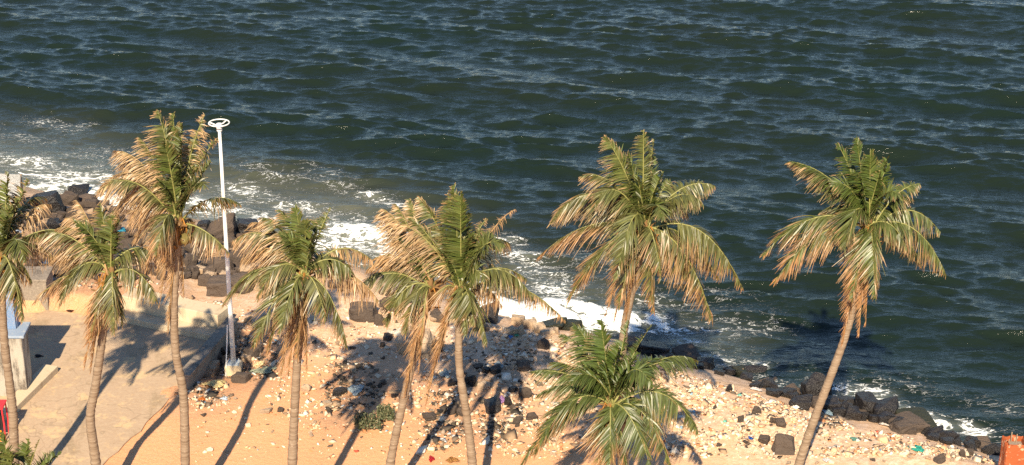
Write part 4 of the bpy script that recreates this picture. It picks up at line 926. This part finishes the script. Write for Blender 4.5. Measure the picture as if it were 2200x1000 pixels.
LIT = [('crumpled_cloth', 488, 713, 30, 14, (.07, .045, .20), 'dark purple cloth lying behind the lamp post'), ('plastic_bag', 1080, 858, 14, 18, (.50, .28, .52), 'small pink plastic bag between black stones'), ('blue_tarp', 92, 598, 44, 20, (.06, .32, .52), 'bright blue tarp heaped on the shaded wall'),
       ('plastic_bag', 262, 492, 16, 22, (.08, .45, .60), 'turquoise plastic bag caught in the riprap beside the shorter palm'), ('plastic_bag', 1972, 962, 24, 22, (.06, .48, .38), 'bright green plastic bag on the sand left of the orange pillar'), ('plastic_sheet', 462, 822, 46, 26, (.80, .66, .34), 'pale yellow sheet spread below the lamp post', ),
       ('crumpled_cloth', 764, 834, 32, 26, (.42, .50, .54), 'pale blue cloth lying in palm crown shade'), ('plastic_bag', 1097, 727, 10, 8, (.10, .28, .60), 'tiny blue wrapper on the bright rubble below the block row'), ('plastic_bag', 1612, 943, 10, 10, (.03, .12, .45), 'tiny deep blue wrapper left of the small angular stone'), ('plastic_bag', 1110, 720, 10, 12, (.15, .45, .28), 'small green scrap between two grey stones'),
       ('white_board', 1624, 836, 24, 14, (.80, .74, .70), 'white board scrap under the right shore rocks'), ('plastic_bag', 1716, 872, 20, 16, (.72, .76, .80), 'white plastic bag left of the leaning palm trunk'), ('crumpled_cloth', 1780, 880, 22, 34, (.45, .58, .64), 'pale blue rag draped by the leaning palm trunk'), ('plastic_bag', 1835, 944, 14, 10, (.18, .38, .32), 'small teal scrap right of the leaning palm shadow'),
       ('red_rag', 927, 986, 12, 14, (.55, .03, .04), 'small bright red rag at the bottom beside the crossing palms'), ('cardboard_piece', 972, 989, 26, 12, (.40, .20, .06), 'brown cardboard piece left of the crossing palm trunk foot'), ('orange_wrapper', 434, 858, 14, 9, (.62, .20, .04), 'orange wrapper on the dirt below the low wall'), ('plastic_bag', 482, 857, 14, 10, (.62, .70, .78), 'small white-blue bag on the sand below the lamp post'),
       ('plastic_sheet', 566, 795, 54, 18, (.40, .42, .30), 'grey-green sheet right of the lamp post base'), ('plastic_sheet', 556, 782, 24, 18, (.82, .66, .38), 'cream paper sheet right of the lamp post base'), ('plastic_sheet', 470, 744, 44, 12, (.75, .66, .58), 'white sheet crumpled behind the lamp post hollow'), ('plastic_sheet', 608, 522, 40, 20, (.78, .80, .82), 'white plastic sheet by the surf behind the split-frond palm'), ('red_rag', 518, 570, 24, 10, (.62, .12, .07), 'orange-red rag on the riprap right of the lamp post'),
       ('plastic_bag', 40, 498, 20, 12, (.55, .65, .80), 'white-blue bag in the dark riprap behind the leftmost palm'), ('blue_tarp', 90, 562, 40, 16, (.10, .25, .42), 'dull blue tarp behind the leftmost palm fronds'), ('plastic_bag', 1980, 925, 20, 12, (.80, .78, .74), 'white bag on the sand below the long brown slab'), ('plastic_bag', 2010, 935, 14, 10, (.80, .78, .74), 'small white bag right of the white bag on sand'), ('plastic_sheet', 1905, 915, 34, 8, (.80, .74, .68), 'long white strip lying below the smooth sloping rock'),
       ('crumpled_cloth', 1070, 785, 20, 20, (.45, .52, .54), 'grey cloth heap above the black oval stone'), ('crumpled_cloth', 955, 800, 22, 24, (.40, .46, .46), 'grey-white cloth left of the crossing palm trunk'), ('plastic_bag', 860, 715, 44, 20, (.80, .74, .64), 'white sheet on the bright sand above the large pale slab'), ('dark_rag', 150, 671, 14, 6, (.09, .035, .02), 'small dark rag lying on the concrete road'), ('plastic_bag', 1775, 990, 16, 10, (.7, .7, .7), 'white scrap in the shadow of the leaning palm'), ('dark_rag', 84, 768, 18, 8, (.03, .025, .03), 'black scrap in the kiosk shadow')]
for i, L_ in enumerate(LIT): cloth(*L_, seed=i)

# sticks
def stick(u0, v0, u1, v1, label, r0=.025, h=.05):
    a, b = on_ground(u0, v0), on_ground(u1, v1); a.z += h; b.z += h
    bm = bmesh.new(); tube(bm, [(a.lerp(b, t) - a) + Vector((0, 0, .05 * math.sin(t * 7))) for t in np.linspace(0, 1, 7)], [r0 * (1 - .5 * t) for t in np.linspace(0, 1, 7)], 6)
    tag(link('stick', bm_mesh('stick', bm), M['twig'], None, a), label, 'stick')
stick(1425, 812, 1520, 882, 'long dry stick lying on rubble right of the short palm', .04)
stick(1505, 905, 1520, 945, 'short dark stick on the rubble at the end of the long stick', .02)
for u0, v0, u1, v1, lab in ((1602, 815, 1596, 792, 'left of two thin twigs stuck upright by the shore rocks'), (1630, 824, 1636, 806, 'right of two thin twigs stuck upright by the shore rocks')):
    a = on_ground(u0, v0); b = at_y(u1, v1, a.y + .1); bm = bmesh.new(); tube(bm, [(0, 0, -.1), (b - a) * .5 + Vector((.02, 0, 0)), b - a], [.022, .016, .008], 6)
    tag(link('twig', bm_mesh('twig', bm), M['twig'], None, a), lab, 'twig')

# shrub
def shrub(u, v, w_, h_, label):
    b = on_ground(u, v); root = empty('shrub', b); rng = np.random.default_rng(44)
    vs, fs, cs = [], [], []; off = 0; bm = bmesh.new()
    for i in range(46):
        a = rng.random() * 6.28; r_ = math.sqrt(rng.random()); tip = np.array((math.cos(a) * r_ * w_, math.sin(a) * r_ * w_ * .8, h_ * (1 - .55 * r_ * r_) * rng.uniform(.6, 1.1)))
        base = np.array((tip[0] * .25, tip[1] * .25, 0))
        tube(bm, [Vector(base), Vector(base * .4 + tip * .6 + (0, 0, .05)), Vector(tip)], [.012, .008, .003], 4)
        for q in range(26):
            f = rng.uniform(.3, 1.02); c = base + (tip - base) * f + rng.normal(0, .035, 3)
            d_ = rng.normal(size=3) + (0, 0, .5); d_ /= np.linalg.norm(d_); s_ = np.cross(d_, rng.normal(size=3)); s_ /= np.linalg.norm(s_)
            l_ = rng.uniform(.05, .10); k_ = rng.uniform(.018, .03)
            vs.append(np.array([c, c + d_ * l_ * .5 + s_ * k_, c + d_ * l_, c + d_ * l_ * .5 - s_ * k_])); fs.append(np.array([[0, 1, 2, 3]]) + off); off += 4
            col = mixc(np.array((.075, .095, .045)), np.array((.17, .18, .10)), rng.random()); cs.append(np.tile(col, (4, 1)))
    link('foliage', mesh_np('foliage', np.vstack(vs), np.vstack(fs), False, np.vstack(cs)), M['shrub'], root)
    link('stem', bm_mesh('stem', bm), M['twig'], root)
    tag(root, label, 'shrub', 'shrubs on the sand')
shrub(792, 925, .42, .55, 'low grey-green shrub on the sand left of the leaning palm trunk')
shrub(830, 905, .24, .55, 'narrow dark shrub touching the wider grey-green shrub')

# orange pillar at the right edge
pb = on_ground(2172, 1030); pil = empty('orange_pillar', pb)
hp = at_y(2172, 948, pb.y).z - pb.z; wp = metres(46, pb) / 2
bm = bmesh.new(); T_ = .07
for (cx, cy, sx, sy) in ((0, -wp + T_ / 2, 2 * wp, T_), (0, wp - T_ / 2, 2 * wp, T_), (-wp + T_ / 2, 0, T_, 2 * wp - 2 * T_ - .004), (wp - T_ / 2, 0, T_, 2 * wp - 2 * T_ - .004)):
    box(bm, cx, cy, hp / 2 - .1, sx, sy, hp + .2)
bmesh.ops.subdivide_edges(bm, edges=bm.edges[:], cuts=4, use_grid_fill=True)
for v in bm.verts:
    v.co += Vector((random.gauss(0, .006), random.gauss(0, .006), 0))
    if v.co.z > hp - .01: v.co.z += random.uniform(-.06, .03)
link('shell', bm_mesh('shell', bm), M['rust'], pil)
for sx, sy, hh in ((-.3, .5, .18), (.78, -.2, .30), (.2, .5, .12), (-.7, -.3, .1)):
    bm = bmesh.new(); tube(bm, [(sx * wp, sy * wp, hp - .5), (sx * wp + .01, sy * wp, hp + hh)], .014, 6); link('rebar', bm_mesh('rebar', bm), M['rebar'], pil)
bm = bmesh.new(); box(bm, 0, 0, hp - .22, 2 * wp - 2 * T_ - .01, 2 * wp - 2 * T_ - .01, .2); link('infill', bm_mesh('infill', bm), M['dconc'], pil)
tag(pil, 'orange painted hollow pillar with rebar at the right edge', 'pillar')

# red stand with orange cloth, cut by the left edge
rb = on_ground(2, 952); rs = empty('red_stand', rb)
red = mat_plain('red_plastic', (.62, .03, .04), .45, .5); org = mat_plain('orange_cloth', (.80, .24, .01), .8, .2)
for x, y in ((-.5, 0), (.12, 0), (-.5, .4), (.12, .4)):
    bm = bmesh.new(); tube(bm, [(x, y, -.05), (x + .02, y, .5), (x, y, .98)], .022, 6); link('leg', bm_mesh('leg', bm), red, rs)
bm = bmesh.new(); box(bm, -.19, .2, 1.0, .70, .46, .05, .01); link('top', bm_mesh('top', bm), red, rs)
bm = bmesh.new(); box(bm, -.19, -.03, .20, .50, .02, .34, .008); link('cloth', bm_mesh('cloth', bm), org, rs)
bm = bmesh.new(); box(bm, -.19, .2, .55, .5, .36, .42, .03); link('black_box', bm_mesh('black_box', bm), mat_plain('black_plastic', (.02, .02, .022), .5, .4), rs)
tag(rs, 'red framed stand with orange cloth at the left edge below the kiosk', 'stand')
